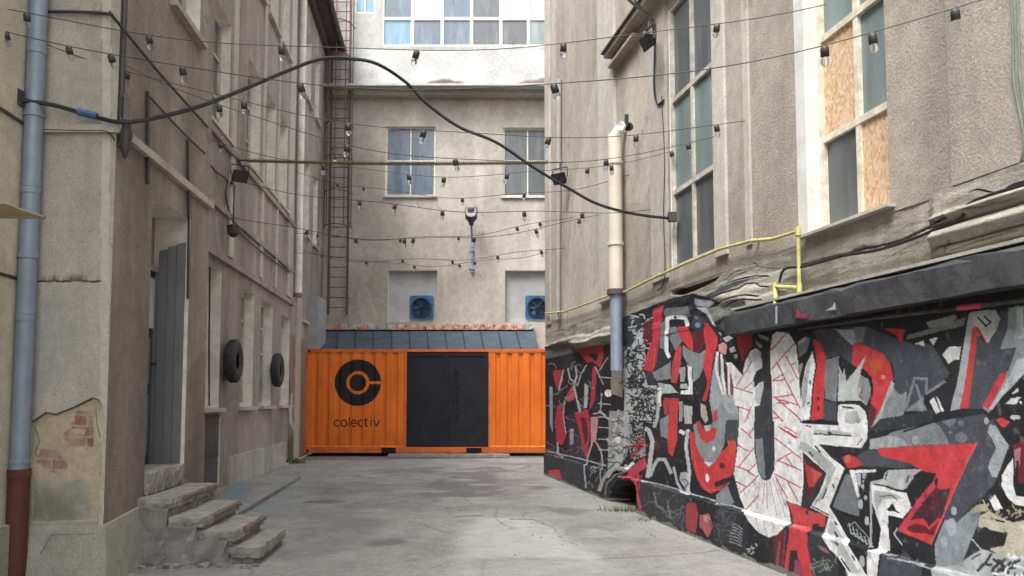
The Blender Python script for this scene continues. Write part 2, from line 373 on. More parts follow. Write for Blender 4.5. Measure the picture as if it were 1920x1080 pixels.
def mk_orange():
    m, nt, b = newmat('orange_container_paint'); a = N(nt, 'Attribute', attribute_name='paint')
    n = noise(nt, posn(nt, (1, 1, .35)), 5, 6, .65)
    c = ramp(nt, n, [(.3, (.76, .18, .022)), (.62, (.66, .15, .02)), (.85, (.33, .07, .02))])
    fa = noise(nt, posn(nt, (1, 1, .6)), 1.1, 5, .6); c = mix(nt, .8, c, ramp(nt, fa, [(.35, (.86, .80, .8)), (.65, (1.1, 1.16, 1.3))]), 'MULTIPLY')
    c = mix(nt, a.outputs['Alpha'], c, a.outputs['Color'])
    ru = noise(nt, posn(nt, (1, 1, .5)), 9, 9, .75); c = mix(nt, ramp(nt, ru, [(.66, (0, 0, 0)), (.70, (.75,)*3)]), c, (.12, .05, .03)); nt.links.new(c, b.inputs['Base Color']); b.inputs['Roughness'].default_value = .55; b.inputs['Specular IOR Level'].default_value = .25
    bump(nt, b, noise(nt, posn(nt), 6, 3), .15); return m
M['orange'] = mk_orange()
def mk_ground():
    m, nt, b = newmat('old_concrete'); big = noise(nt, posn(nt), .9, 7, .62); med = noise(nt, posn(nt), 5, 6, .7); fine = noise(nt, posn(nt), 70, 3, .8)
    c = ramp(nt, big, [(.3, (.295, .289, .275)), (.52, (.25, .245, .235)), (.7, (.175, .172, .167))])
    c = mix(nt, .5, c, ramp(nt, med, [(.35, (.75,)*3), (.65, (1.15,)*3)]), 'MULTIPLY')
    c = mix(nt, .35, c, ramp(nt, fine, [(.3, (.5,)*3), (.7, (1.4,)*3)]), 'MULTIPLY')
    pit = noise(nt, posn(nt), 24, 8, .8); c = mix(nt, .85, c, ramp(nt, pit, [(.36, (.45,)*3), (.46, (1,)*3), (.68, (1.25,)*3)]), 'MULTIPLY')
    sm = noise(nt, posn(nt, (1, 1.0, 1)), 2.2, 8, .75); c = mix(nt, .9, c, ramp(nt, sm, [(.40, (1.08,)*3), (.56, (1,)*3), (.66, (.68,)*3)]), 'MULTIPLY')
    vo = N(nt, 'TexVoronoi', feature='DISTANCE_TO_EDGE'); vo.inputs['Scale'].default_value = .33
    wv = mix(nt, .12, posn(nt), N(nt, 'TexNoise', i_Scale=2.5, i_Detail=5).outputs['Color']); nt.links.new(wv, vo.inputs['Vector'])
    crack = ramp(nt, vo.outputs['Distance'], [(0, (.55,)*3), (.006, (1,)*3)])
    c = mix(nt, .6, c, crack, 'MULTIPLY')
    a = N(nt, 'Attribute', attribute_name='paint')
    c = mix(nt, a.outputs['Alpha'], c, mix(nt, .7, a.outputs['Color'], ramp(nt, med, [(.3, (.7,)*3), (.7, (1.25,)*3)]), 'MULTIPLY'))
    nt.links.new(c, b.inputs['Base Color']); b.inputs['Roughness'].default_value = .85; bump(nt, b, mix(nt, .5, fine, med), .35, .015); return m
M['ground'] = mk_ground()
# ------------------------------------------------------------------ the planes of the yard, measured
g1, g2 = ground(1023, 889), ground(1490, 1080)
bR = (g1.x-g2.x)/(g1.y-g2.y); RW = Wall(g1.x-bR*g1.y, bR, -1); R_END = g1.y
gB = ground(430, 915); bL = -.09; LB = Wall(gB.x-bL*gB.y-.02, bL, 1)
gA = ground(488, 1057); LA = Wall(at(258, 932, gA.y).x+.086*gA.y, -.086, 1)
BK_Y = 22.2; BK = Front(BK_Y); CT_Y = 19.5; CT = Front(CT_Y)
A0 = LA.hit(203, 700)[0]; A1 = LA.hit(385, 700)[0]        # near and far corner of the near wing
print('RW', RW.a, RW.b, R_END, 'LB', LB.a, 'LA', LA.a, 'A', A0, A1, 'ctleft', CT.hit(572, 700), 'LB@ct', LB.p(CT_Y, 0), 'LB@bk', LB.p(BK_Y, 0))
def ty(W, px): return W.hit(px, 748)[0]
def wallmesh(W, t0, t1, z0, z1, ops, mat, parent, name='wall', rev=None, step=None):
    """wall face with real openings (ta,tb,za,zb,depth) and their reveals"""
    mb = MB(); ts = sorted({t0, t1, *[min(max(o[i], t0), t1) for o in ops for i in (0, 1)]}); zs = sorted({z0, z1, *[min(max(o[i], z0), z1) for o in ops for i in (2, 3)]})
    for a, b in zip(ts, ts[1:]):
        for c, d in zip(zs, zs[1:]):
            mt, mz = (a+b)/2, (c+d)/2
            if any(o[0] < mt < o[1] and o[2] < mz < o[3] for o in ops): continue
            mb.quad(W.p(a, c), W.p(b, c), W.p(b, d), W.p(a, d))
    w_ = mb.build(name, mat, parent)
    for o in ops:
        a, b, c, d, dp = o[:5]; r = MB(); P = W.p
        r.quad(P(a, c), P(a, d), P(a, d, -dp), P(a, c, -dp)); r.quad(P(b, c), P(b, d), P(b, d, -dp), P(b, c, -dp))
        r.quad(P(a, c), P(b, c), P(b, c, -dp), P(a, c, -dp)); r.quad(P(a, d), P(b, d), P(b, d, -dp), P(a, d, -dp))
        r.build('window_reveal', rev or M['reveal'], w_)
    return w_
def window(W, o, parent, cols, rows, panes, frame='frame', fw=.05, sill=None, label=None, zs=None, tw=.035):
    a, b, c, d, dp = o[:5]; g = MB(); k = abs((W.p(1, 0)-W.p(0, 0)).length)
    fw_ = fw/k
    g.wbox(W, a, a+fw_, c, d, -dp, -dp+.06); g.wbox(W, b-fw_, b, c, d, -dp, -dp+.06)
    g.wbox(W, a+fw_, b-fw_, c, c+fw, -dp, -dp+.058); g.wbox(W, a+fw_, b-fw_, d-fw, d, -dp, -dp+.058)
    te = [a+(b-a)*i/cols for i in range(cols+1)] if isinstance(cols, int) else cols
    ze = zs or [c+(d-c)*i/rows for i in range(rows+1)]
    for t in te[1:-1]: g.wbox(W, t-tw/2, t+tw/2, c+fw, d-fw, -dp+.002, -dp+.05)
    for z in ze[1:-1]: g.wbox(W, a+fw_, b-fw_, z-tw/2, z+tw/2, -dp+.004, -dp+.054)
    f = g.build('window', M[frame], parent, label=label)
    groups = {}
    for i in range(len(te)-1):
        for j in range(len(ze)-1):
            key = panes[(i, j)] if isinstance(panes, dict) and (i, j) in panes else (panes.get('d', 'glass') if isinstance(panes, dict) else panes)
            z_o = -dp+.02+(.012 if key == 'board' else 0)
            tilt = random.uniform(-.006, .006)
            q = groups.setdefault(key, MB()); q.quad(W.p(te[i], ze[j], z_o+tilt), W.p(te[i+1], ze[j], z_o-tilt), W.p(te[i+1], ze[j+1], z_o-tilt*.5), W.p(te[i], ze[j+1], z_o+tilt))
    for key, q in groups.items(): q.build('boarding' if key == 'board' else 'pane', M[key], f)
    if sill: 
        s = MB(); s.wbox(W, a-.05, b+.05, c-(.06 if W is not RW else .025), c-.003, -dp, sill); s.build('sill', M['smooth'] if sill < .12 else M['frame'], f)
    return f
# ================================================================== GROUND
XA = np.concatenate([[-60, -25, -12, -7], np.arange(-5.6, 4.0, .02), [5, 8, 15, 30, 60]])
YA = np.concatenate([[-40, -15, -5, 1, 4], np.arange(5.4, 13, .018), np.arange(13, 20.5, .05), [21, 22.5, 30, 60, 120]])
G = Sheet(XA, YA, lambda px, py: tuple(ground(px, py))[:2], .03)
ST = (.115, .11, .112); LT = (.40, .395, .375)
for q, al in [([(845, 880), (980, 868), (1000, 874), (930, 890), (960, 925), (900, 932), (820, 935), (760, 925), (800, 905)], .75),
              ([(640, 893), (700, 880), (840, 872), (850, 885), (760, 890), (690, 900), (620, 905)], .6), ([(605, 915), (660, 912), (668, 924), (600, 926)], .7),
              ([(560, 937), (640, 935), (655, 946), (570, 950)], .7), ([(650, 985), (700, 980), (690, 1000), (650, 1002)], .5),
              ([(660, 1025), (700, 1008), (790, 1003), (795, 1014), (730, 1020), (700, 1030)], .75), ([(1010, 948), (1060, 945), (1110, 955), (1090, 968), (1030, 962)], .55),
              ([(980, 908), (1030, 905), (1035, 915), (985, 920)], .6), ([(730, 950), (790, 948), (800, 956), (730, 962)], .5), ([(640, 1050), (690, 1045), (700, 1070), (640, 1085)], .35),
              ([(600, 890), (655, 886), (640, 894), (600, 896)], .45), ([(720, 905), (780, 900), (790, 910), (730, 916)], .4), ([(1000, 868), (1030, 866), (1026, 880), (1000, 880)], .25)]:
    G.poly(q, ST, min(1, al*1.4), soft=4, rag=6)
for q in [[(560, 900), (760, 870), (1000, 880), (1010, 930), (820, 960), (600, 965)], [(470, 990), (640, 960), (800, 985), (700, 1040), (520, 1050)], [(1100, 960), (1300, 1020), (1380, 1075), (1180, 1075), (1060, 1000)]]: G.poly(q, (.16, .155, .15), .6, soft=8, rag=4)
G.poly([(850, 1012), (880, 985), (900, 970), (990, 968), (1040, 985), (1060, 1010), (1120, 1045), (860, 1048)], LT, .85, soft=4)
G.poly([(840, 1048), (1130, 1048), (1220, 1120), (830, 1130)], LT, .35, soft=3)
G.poly([(1040, 895), (1190, 955), (1300, 1010), (1500, 1100), (1440, 1100), (1240, 1000), (1100, 940)], (.22, .21, .19), .4, soft=8)
G.poly([(430, 905), (500, 880), (560, 890), (548, 940), (500, 962), (430, 975)], (.19, .25, .27), .6, soft=7)
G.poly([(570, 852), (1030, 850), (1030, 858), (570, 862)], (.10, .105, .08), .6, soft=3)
CR = (.13, .125, .12)
for q in [[(765, 975), (800, 985), (850, 1000), (858, 1010)], [(833, 948), (848, 965)], [(960, 972), (1000, 972), (1035, 985), (1046, 1003), (1080, 1022)], [(1130, 1045), (1230, 1040), (1350, 1030)],
          [(860, 1010), (840, 1040), (824, 1075)], [(930, 972), (960, 990)], [(855, 967), (910, 965)]]: G.stroke(q, 2.2, CR, .8)
G.h += (vnoise(G.a0, G.b0, 1.3, 9)-.5)*.02
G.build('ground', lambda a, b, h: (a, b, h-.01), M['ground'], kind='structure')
# low slab along the left wall, with a flake of blue paint
s0, s1 = ground(450, 960, .05), ground(564, 892, .05); ks = (s1.x-s0.x)/(s1.y-s0.y)
SA = np.linspace(0, 1, 60); SB = np.linspace(8.8, s1.y, 160)
def slabconv(px, py):
    g = ground(px, py, .05); xl = LB.a+LB.b*g.y; xr = s0.x+ks*(g.y-s0.y); return ((g.x-xl)/(xr-xl), g.y)
SL = Sheet(SA, SB, slabconv, .02)
SL.poly([(425, 915), (450, 900), (475, 905), (470, 925), (450, 955), (420, 960)], (.13, .215, .275), .7, soft=5)
SL.poly([(400, 925), (440, 905), (420, 930), (400, 945)], (.17, .17, .09), .6, soft=2)
slab = thing('kerb_slab', (-4, 11, 0), 'low concrete slab with a flake of blue paint at the foot of the left wall', 'slab')
SL.build('slab_top', lambda a, b, h: ((LB.a+LB.b*b)*(1-a)+(s0.x+ks*(b-s0.y))*a, b, 0*a+.05), M['ground'], slab)
mb = MB(); mb.quad((s0.x+ks*(8.8-s0.y), 8.8, -.02), (s1.x, s1.y, -.02), (s1.x, s1.y, .05), (s0.x+ks*(8.8-s0.y), 8.8, .05))
mb.quad((LB.a+LB.b*s1.y, s1.y, -.02), (s1.x, s1.y, -.02), (s1.x, s1.y, .05), (LB.a+LB.b*s1.y, s1.y, .05)); mb.build('slab_edge', M['stone_b'], slab)

# ================================================================== NEAR LEFT WING
near = thing('plaster_building', (LA.p(A0, 0).x-.5, A0, 0), 'near left building of brown roughcast with grey corner and peeled brickwork', 'building')
xi = at(62, 540, A0).x-.06                      # inner corner behind the drainpipe
za = lambda W, px, py: W.hit(px, py)[1]
RT = Front(A0)
zc = RT.hit(140, 243)[1]; zg = RT.hit(140, 527)[1]; zp = RT.hit(140, 985)[1]
d0, d1 = ty(LA, 275), ty(LA, 345); zd = LA.hit(345, 405)[1]; zf = LA.hit(345, 872)[1]
u0, u1, us = ty(LA, 300), ty(LA, 356), LA.hit(356, 52)[1]
door_o = (d0, d1, zf, zd, .36); upw = (u0, u1, us, us+2.2, .2)
lwall = wallmesh(LA, A0, A1, 0, 11.2, [door_o, upw], M['left_near'], near, 'side_wall')
window(LA, upw, near, 2, 3, 'glass', sill=.07)
# return face with torn plaster over brick
RA = np.linspace(xi, LA.p(A0, 0).x, 190); RB = np.concatenate([np.linspace(0, 2.3, 420), np.linspace(2.35, 11.2, 90)])
S = Sheet(RA, RB, lambda px, py: RT.hit(px, py), .008); S.tile(0, 700, 2.843)
MO = (.50, .42, .30)
S.poly([(165, 262), (240, 205), (300, 215), (400, 180), (490, 140), (530, 150), (560, 240), (540, 400), (530, 640), (520, 790), (165, 790)], MO, hgt=-.022)
S.poly([(170, 600), (300, 575), (400, 560), (480, 600), (490, 700), (480, 780), (300, 795), (165, 780)], (.31, .31, .275), .9, hgt=-.012, soft=5)
S.poly([(170, 640), (260, 650), (380, 720), (400, 790), (165, 790)], (.15, .17, .10), .6, soft=4)
S.poly([(175, 580), (260, 580), (230, 640), (170, 640)], (.22, .32, .26), .5, soft=3)
for q in [[(400, 215), (490, 210), (495, 400), (420, 395), (350, 370), (320, 330), (360, 290), (390, 250)], [(190, 430), (240, 400), (300, 430), (350, 480), (345, 520), (270, 530), (180, 480)]]:
    S.poly(q, None, hgt=-.03, m2=1, soft=3)
S.poly([(370, 290), (450, 300), (440, 322), (380, 318)], None, m2=0)
S.stroke([(165, 262), (240, 205), (300, 218), (400, 180), (490, 140), (530, 152), (560, 250)], 7, (.12, .11, .10))
S.stroke([(175, 290), (195, 370), (175, 430), (250, 520)], 5, (.16, .14, .11))
S.stroke([(500, 200), (540, 400), (525, 520), (530, 640), (520, 780)], 6, (.17, .155, .12))
S.tile(0, 0, 1)
S.stroke([(60, 527), (190, 527)], 4, (.13, .12, .11), hgt=-.01)
S.poly([(196, -600), (214, -600), (200, 1100), (183, 1100)], (.55, .53, .47), .8)
S.poly([(70, 560), (120, 550), (150, 640), (110, 720), (70, 740)], (.36, .37, .35), .5, soft=5)
bm = vnoise(S.a0, S.b0, .06, 77, 4); S.m2 = np.clip((S.m2*1.1-(bm-.35)*1.5)*2.2, 0, 1)*(S.m2 > .02)
S.h += (vnoise(S.a0, S.b0, .11, 5, 4)-.5)*.012*(S.rgba[..., 3] > .5)
S.build('return_wall', lambda a, b, h: (a, A0-h, b), M['return'], near)
mb = MB()
mb.wbox(RT, xi-.02, LA.p(A0, 0).x+.035, zc-.03, zc+.03, 0, .035)
mb.wbox(LA, A0-.03, A1, zc-.035, zc+.035, 0, .05)
mb.build('string_course', M['smooth'], near)
# far return of the near wing and its other faces
mb = MB(); q0 = LA.p(A1, 0); q1 = LB.p(A1, 0)
mb.quad(q0, (q1.x-.3, q1.y, 0), (q1.x-.3, q1.y, 11.2), (q0.x, q0.y, 11.2))
mb.quad((xi, A0, 11.2), (q0.x, A0, 11.2), (q0.x, A1, 11.2), (xi-3, A1, 11.2)); mb.build('rear_wall', M['left_near'], near)  # second face is an unseen flat roof, added to block light
# plinth, slightly battered
mb = MB(); e = .07; cx = LA.p(A0, 0).x; pe = LA.hit(258, 940)[0]
top = [Vector((xi+.02, A0-.03, zp)), Vector((cx+.03, A0-.03, zp)), LA.p(pe, zp+.05, .03), LA.p(pe, zp+.05, -.02), Vector((xi+.02, A0+.05, zp))]
bot = [Vector((xi+.02, A0-e*1.6, -.05)), Vector((cx+e*1.4, A0-e*1.6, -.05)), LA.p(pe, -.05, e*1.5), LA.p(pe, -.05, -.02), Vector((xi+.02, A0+.05, -.05))]
mb.add(top+bot, [(0, 1, 2, 3, 4)]+[(i, 5+i, 5+(i+1) % 5, (i+1) % 5) for i in range(5)]); mb.build('plinth', M['plinth'], near)
mb = MB(); gp = [(75, 1040), (96, 1002), (178, 1001)]
mb.tube([at(a, b, A0-.085+.0) for a, b in gp], .004, 5); mb.build('plinth_crack', M['stone_b'], near)
# door in its deep recess
o = door_o; mb = MB(); mb.wbox(LA, o[0], o[1], o[2]+.02, o[3]-.55, -.36, -.31); dr = mb.build('door', M['door_dark'], near, label='dark grey panelled door deep in its recess')
mb = MB()
for z0, z1 in ((.15, .7), (.8, 1.25)): mb.wbox(LA, o[0]+.12, o[1]-.12, o[2]+z0, o[2]+z1, -.312, -.295)
mb.build('door_panel', M['door_grey'], dr)
mb = MB(); mb.wbox(LA, o[1]-.26, o[1]-.06, o[2]+1.35, o[3]-.62, -.312, -.29); mb.build('pane', M['glass_w'], dr)
mb = MB(); mb.cyl(LA.p(o[1]-.1, o[2]+1.0, -.31), LA.p(o[1]-.1, o[2]+1.0, -.24), .014, 8); mb.cyl(LA.p(o[1]-.1, o[2]+1.0, -.245), LA.p(o[1]-.22, o[2]+1.0, -.245), .011, 8); mb.build('handle', M['dark'], dr)
mb = MB(); mb.wbox(LA, o[0], o[1], o[3]-.55, o[3]-.5, -.36, -.27); mb.wbox(LA, o[0], o[1], o[3]-.5, o[3], -.36, -.33); mb.build('transom', M['timber'], near)
mb = MB(); P = LA.p                                   # boards lining the far jamb, ragged top
nb = 4
for i in range(nb):
    a, b = -.355+.34*i/nb, -.355+.34*(i+1)/nb-.004; zt = zd-.26-(.0, .03, .07, .33)[3-i]*1
    mb.hexa([P(o[1]-.03, o[2]+.0, a), P(o[1]-.004, o[2], a), P(o[1]-.004, o[2], b), P(o[1]-.03, o[2], b)], [P(o[1]-.03, zt, a), P(o[1]-.004, zt, a), P(o[1]-.004, zt+.02, b), P(o[1]-.03, zt+.02, b)])
mb.build('jamb_board', M['door_grey'], near, label='grey painted boards lining the far side of the doorway')
mb = MB(); mb.rough(P(d0, 0, -.3).x, P(d0, 0, .03).x, d0+.005, d1-.005, zf-.17, zf+.02, .05, .008, -.086); mb.build('door_sill', M['stone'], near)
mb = MB(); mb.wbox(LA, d1+.0, d1+.02, zf, zd, -.0, .012); mb.build('jamb_edge', M['reveal'], near)
# cream wall nearer the camera
cw = thing('cream_wall', (xi, 3, 0), 'cream painted wall at the far left edge, behind the blue downpipe', 'wall')
CW = Wall(xi+.086*A0, -.086, 1)
CW = Wall(xi-CW.b*A0, CW.b, 1)
wallmesh(CW, -6, A0, 0, 11.2, [], M['cream'], cw)
mb = MB()
for z in (zg, zc): mb.wbox(CW, -6, A0-.13, z-.012, z+.012, 0, .012)
mb.build('joint_line', M['dark'], cw)
mb = MB(); mb.wbox(CW, -6, A0-.02, 0, zp+.03, 0, .05); mb.build('plinth', M['plinth'], cw)
# ---------------------------------------------------------------- stone steps
fx = [ground(488, 1057).x]; yk = gA.y-.02
tops = [LA.hit, None]; ztop = [.135, .27, .405, .56]
xs = [at(488, 1027, yk).x, at(441, 997, yk).x, at(381, 970, yk).x, at(322, 935, yk).x]; ln = [.98, 1.03, 1.16, 1.3]
steps = thing('stone_steps', ((xs[0]+LA.p(yk, 0).x)/2, yk+.5, 0), 'four worn concrete steps leading up to the recessed grey door', 'steps')
zt = [at(488, 1027, yk).z, at(441, 997, yk).z, at(381, 970, yk).z, at(322, 935, yk).z]
print('steps', xs, zt, zf)
for k in range(4):
    xw = LA.p(yk, 0).x-.02 if k == 3 else xs[k+1]-.03
    mb = MB(); mb.rough(xw, xs[k], yk, yk+ln[k], zt[k]-.085, zt[k], .045, .0045, -.07); mb.build('step', M['stone'], steps)
    mb = MB(); mb.rough(xw-.05, xs[k]-.03, yk+.03, yk+ln[k]-.03, (zt[k-1] if k else 0)-.05, zt[k]-.08, .05, .014, -.07); mb.build('riser', M['stone_b'], steps)
    if k in (1, 2, 3):
        mb = MB(); mb.rough(xs[k]-.02, xs[k]+.006, yk+.30, yk+ln[k]-.04, zt[k]-.04, zt[k]-.012, .05, .004, -.07); mb.build('brick_edge', M['brickedge'], steps)
mb = MB()
for x0, x1, z1 in ((LA.p(yk, 0).x-.02, xs[3]-.03, zt[3]-.08), (xs[3]-.1, xs[2]-.04, zt[2]-.08), (xs[2]-.1, xs[1]-.05, zt[1]-.07)):
    mb.rough(x0, x1, yk-.03, yk+.3, -.03, z1, .10, .016, -.05)
mb.build('rubble_base', M['stone_b'], steps)
for k in range(9):
    mb = MB(); x = random.uniform(LA.p(yk, 0).x+.1, xs[0]); y = yk-.07-random.random()*.08; r = random.uniform(.012, .035); mb.rough(x-r*1.5, x+r*1.5, y-r, y+r, -.01, r*.9, r, r*.25); mb.build('stone_chip', M['stone_b'], steps)

# ================================================================== LONG LEFT BUILDING
long = thing('plaster_building', (LB.p(15, 0).x-.5, 15, 0), 'long three storey building of brown plaster set back on the left, tyres on its wall', 'building')
def op(W, pa, pb, z0, z1, dp=.22): return (ty(W, pa), ty(W, pb), z0, z1, dp)
zs_ = LB.hit(462, 762)[1]; zt_ = LB.hit(456, 540)[1]
ops = [(A1+.12, ty(LB, 410), zs_, zt_+.1, .25), op(LB, 449, 473, zs_, zt_), op(LB, 486, 508, zs_, zt_), op(LB, 524, 541, zs_, zt_-.1)]
zu = LB.hit(408, 240)[1]; zu2 = LB.hit(465, 104)[1]
ups = [(A1+.25, ty(LB, 417), zu, zu2, .2), op(LB, 451, 477, zu, zu2), op(LB, 487, 507, zu, zu2), op(LB, 514, 530, zu, zu2), op(LB, 563, 573, zu, zu2), op(LB, 581, 589, zu, zu2)]
zv = LB.hit(520, 62)[1]
ups2 = [(o[0], o[1], zv, zv+1.7, .2) for o in ups]
far_g = [op(LB, 563, 572, zs_+2.0, zt_)]
base_o = (ty(LB, 384)+.05, ty(LB, 415), -.0, zs_-.1, .08)
wallmesh(LB, A1, BK_Y+.3, 0, 11.35, ops+ups+ups2+far_g+[base_o], M['left_far'], long, rev=M['reveal'])
for o in ops: window(LB, o, long, 2, 4, 'glass', sill=.1, fw=.07)
for o in ups+ups2: window(LB, o, long, 2, 3, 'glass', sill=.08, fw=.07)
for o in far_g: window(LB, o, long, 2, 2, 'glass', sill=.08)
mb = MB(); mb.wbox(LB, base_o[0], base_o[1], 0, base_o[3], -.08, -.03); bd = mb.build('basement_door', M['panel_dark'], long, label='dark slate grey metal panel under the first window')
mb = MB()
for z in (.55, base_o[3]-.06): mb.wbox(LB, base_o[0]+.02, base_o[1]-.02, z, z+.04, -.032, -.015)
mb.build('rail', M['dark'], bd)
mb = MB()
for z, h, d in ((LB.hit(388, 468)[1], .045, .06), (LB.hit(440, 416)[1], .04, .05), (zu-.13, .05, .06)): mb.wbox(LB, A1, ty(LB, 544), z-h, z+h, 0, d)
mb.build('string_course', M['left_far'], long)
mb = MB(); mb.wbox(LB, ty(LB, 428), ty(LB, 532), 0, LB.hit(470, 845)[1], 0, .06); mb.build('plinth', M['plinth'], long)
mb = MB()                                                # flat pilaster strips
for a, b in ((419, 428), (479, 484), (509, 512), (532, 541), (551, 560)): mb.wbox(LB, ty(LB, a), ty(LB, b), zt_+.35 if a < 545 else .0, 11.2, 0, .035)
mb.build('pilaster', M['smooth'] , long)
mb = MB(); mb.wbox(LB, A1-.3, BK_Y+.3, 11.25, 11.33, -.3, .42); mb.wbox(LB, A1-.3, BK_Y+.3, 11.05, 11.25, 0, .12); ev = mb.build('eave', M['soot'], long)
mb = MB(); n = 8; mb.tube([LB.p(A1-.3, 11.27, .48), LB.p(BK_Y+.2, 11.27, .48)], .075, 10); mb.build('gutter', M['soot'], ev)
mb = MB(); mb.quad(LB.p(A1-.3, 11.34, .42), LB.p(BK_Y+.3, 11.34, .42), LB.p(BK_Y+.3, 14, -5), LB.p(A1-.3, 14, -5)); mb.build('roof', M['soot'], long)
# graffiti traces and mould at the far foot of this wall
TS = Sheet(np.linspace(ty(LB, 541), CT_Y, 70), np.linspace(0, 2.8, 110), lambda a, b: LB.hit(a, b), .02); TS.tile(480, 480, 4.91)
TS.rgba[...] = (.24, .205, .18, 1)
TS.poly([(330, 300), (430, 300), (430, 900), (440, 1900), (330, 1900)], (.22, .13, .10), .5, soft=4)
TS.tile(360, 440, 2.346)
for q, c in [([(440, 650), (475, 690), (465, 780), (450, 860)], (.45, .08, .12)), ([(430, 560), (450, 640), (470, 680)], (.42, .12, .14)), ([(440, 700), (430, 820), (455, 870)], (.5, .5, .5)), ([(425, 760), (440, 840)], (.55, .53, .5)), ([(460, 800), (450, 880), (470, 900)], (.06, .07, .12)), ([(420, 620), (430, 700)], (.12, .08, .1))]: TS.stroke(q, 8, c)
TS.tile(0, 0, 1); TS.poly([(535, 820), (560, 815), (560, 880), (535, 885)], (.06, .065, .035), .7, soft=3)
TS.build('painted_patch', lambda a, b, h: (LB.a+LB.b*a+.006*1, a, b), M['right_low'], long)
# tyres bolted to the wall
def tyre(px, py, r, label):
    t_, z_ = LB.hit(px, py, .16); c = LB.p(t_, z_, .035); ax = LB.n
    th = thing('tyre', c, label, 'tyre', 'tyres fixed to the left wall')
    pr = [(-.09*r/.32, 0), (-.095*r/.32, .03), (-.03, .0), (.06, .012), (.085, .04), (.1, .07), (.1, .15), (.085, .18), (.06, .205), (-.03, .22), (-.095*r/.32, .19), (-.07, .16), (-.03, .18), (.05, .17), (.065, .15), (.065, .07), (.05, .045), (-.03, .04), (-.07, .06)]
    pr = [(-.10, .045), (-.05, .005), (.03, .0), (.075, .02), (.098, .06), (.098, .16), (.075, .20), (.03, .22), (-.05, .215), (-.10, .175), (-.085, .17), (-.04, .2), (.03, .2), (.07, .17), (.07, .05), (.03, .02), (-.04, .02), (-.085, .05)]
    pr = [(a, b*.78+.02) for a, b in pr]
    mb = MB(); mb.torus(c, ax, r-.098, pr, 48); mb.build('tread', M['rubber'], th, smooth=True)
    mb = MB()
    for k in range(36):
        a = 2*math.pi*k/36; u = ax.orthogonal().normalized(); q = ax.cross(u); d = u*math.cos(a)+q*math.sin(a); p = c+d*(r-.001)
        tg = ax.cross(d)
        mb.hexa([p+ax*.06-tg*.006, p+ax*.16-tg*.012, p+ax*.16+tg*.0, p+ax*.06+tg*.006], [p+ax*.06-tg*.006+d*.006, p+ax*.16-tg*.012+d*.006, p+ax*.16+d*.006, p+ax*.06+tg*.006+d*.006])
    mb.build('tread_block', M['rubber'], th)
    mb = MB(); mb.cyl(c-ax*.04, c+ax*.06, .03, 8); mb.hexa([c+Vector((0, 0, -r*.72))+ax*.02-tg*.02, c+Vector((0, 0, -r*.72))+ax*.05, c+Vector((0, 0, r*.72))+ax*.05, c+Vector((0, 0, r*.72))+ax*.02], [c+Vector((0, .05, -r*.72))+ax*.02, c+Vector((0, .05, -r*.72))+ax*.05, c+Vector((0, .05, r*.72))+ax*.05, c+Vector((0, .05, r*.72))+ax*.02])
    mb.build('bracket', M['dark'], th)
tyre(440, 677, .325, 'black tyre on the left wall beside the nearer white framed window')
tyre(522, 694, .32, 'black tyre on the left wall closer to the orange container')

# ================================================================== BACK BUILDING
back = thing('plaster_building', (-1.5, BK_Y, 0), 'beige building closing the yard, whitewashed upper storey with a glazed band', 'building')
H = BK.hit
def bo(px0, py0, px1, py1, dp=.15):
    x0, z1 = H(px0, py0); x1, z0 = H(px1, py1); return (x0, x1, z0, z1, dp)
wo1 = bo(723, 237, 816, 367); wo2 = bo(943, 239, 1036, 368); ni1 = bo(728, 507, 819, 604, .18); ni2 = bo(947, 507, 1038, 604, .18)
zl = H(800, 176)[1]; XB0, XB1 = -6.0, 9.0
ni3 = []
wallmesh(BK, XB0, XB1, 0, zl, [wo1, wo2, ni1, ni2], M['back'], back)
for o_ in (wo1, wo2): window(BK, o_, back, 2, 2, 'glass_b' if o_ is wo1 else 'glass', frame='frame2', sill=.06, zs=[o_[2], H(770, 300)[1], o_[3]])
for o_ in (ni1, ni2):
    mb = MB(); mb.wbox(BK, o_[0], o_[1], o_[2], o_[3], -.2, -.175); bp = mb.build('blocked_opening', M['sheet_white'], back)
UP = Front(BK_Y-.12)
gx = [UP.hit(p, 60)[0] for p in (716, 773, 829, 884, 939, 991, 1045, 1100)]
gz = [UP.hit(800, 87)[1], UP.hit(800, 34)[1], UP.hit(800, -25)[1], UP.hit(800, -80)[1]]
glz = (gx[0], gx[-1], gz[0], gz[-1], .08)
side_o = (UP.hit(665, 20)[0], UP.hit(704, 20)[0], UP.hit(700, 25)[1], UP.hit(700, -60)[1], .08)
wallmesh(UP, XB0, XB1, zl+.08, 15, [glz, side_o], M['white_wall'], back, 'upper_wall', rev=M['reveal_w'])
pn = {(0, 0): 'glass_c', (1, 0): 'glass_b', (2, 0): 'glass_b', (3, 0): 'glass', (4, 0): 'glass', (5, 0): 'glass_g', (6, 0): 'glass_g', (0, 1): 'glass_b', (1, 1): 'glass_w', (2, 1): 'glass_b', (3, 1): 'glass', (4, 1): 'glass_w', (5, 1): 'glass_w', (6, 1): 'glass_w', 'd': 'glass_w'}
window(UP, glz, back, gx, 3, pn, frame='frame2', zs=gz, tw=.09, fw=.06)
window(UP, side_o, back, 2, 1, 'glass_c', frame='frame2')
mb = MB(); mb.wbox(BK, XB0, XB1, zl, zl+.06, -.1, .62); mb.build('ledge', M['soot_white'], back)
mb = MB(); mb.wbox(BK, XB0, XB1, zl-.13, zl-.002, -.0, .3); mb.build('ledge_moulding', M['back'], back)
mb = MB(); mb.quad((XB0, BK_Y-.12, 15), (XB1, BK_Y-.12, 15), (XB1, BK_Y+9, 15), (XB0, BK_Y+9, 15)); mb.build('roof', M['soot'], back)  # unseen flat roof, added to keep light out of the shell
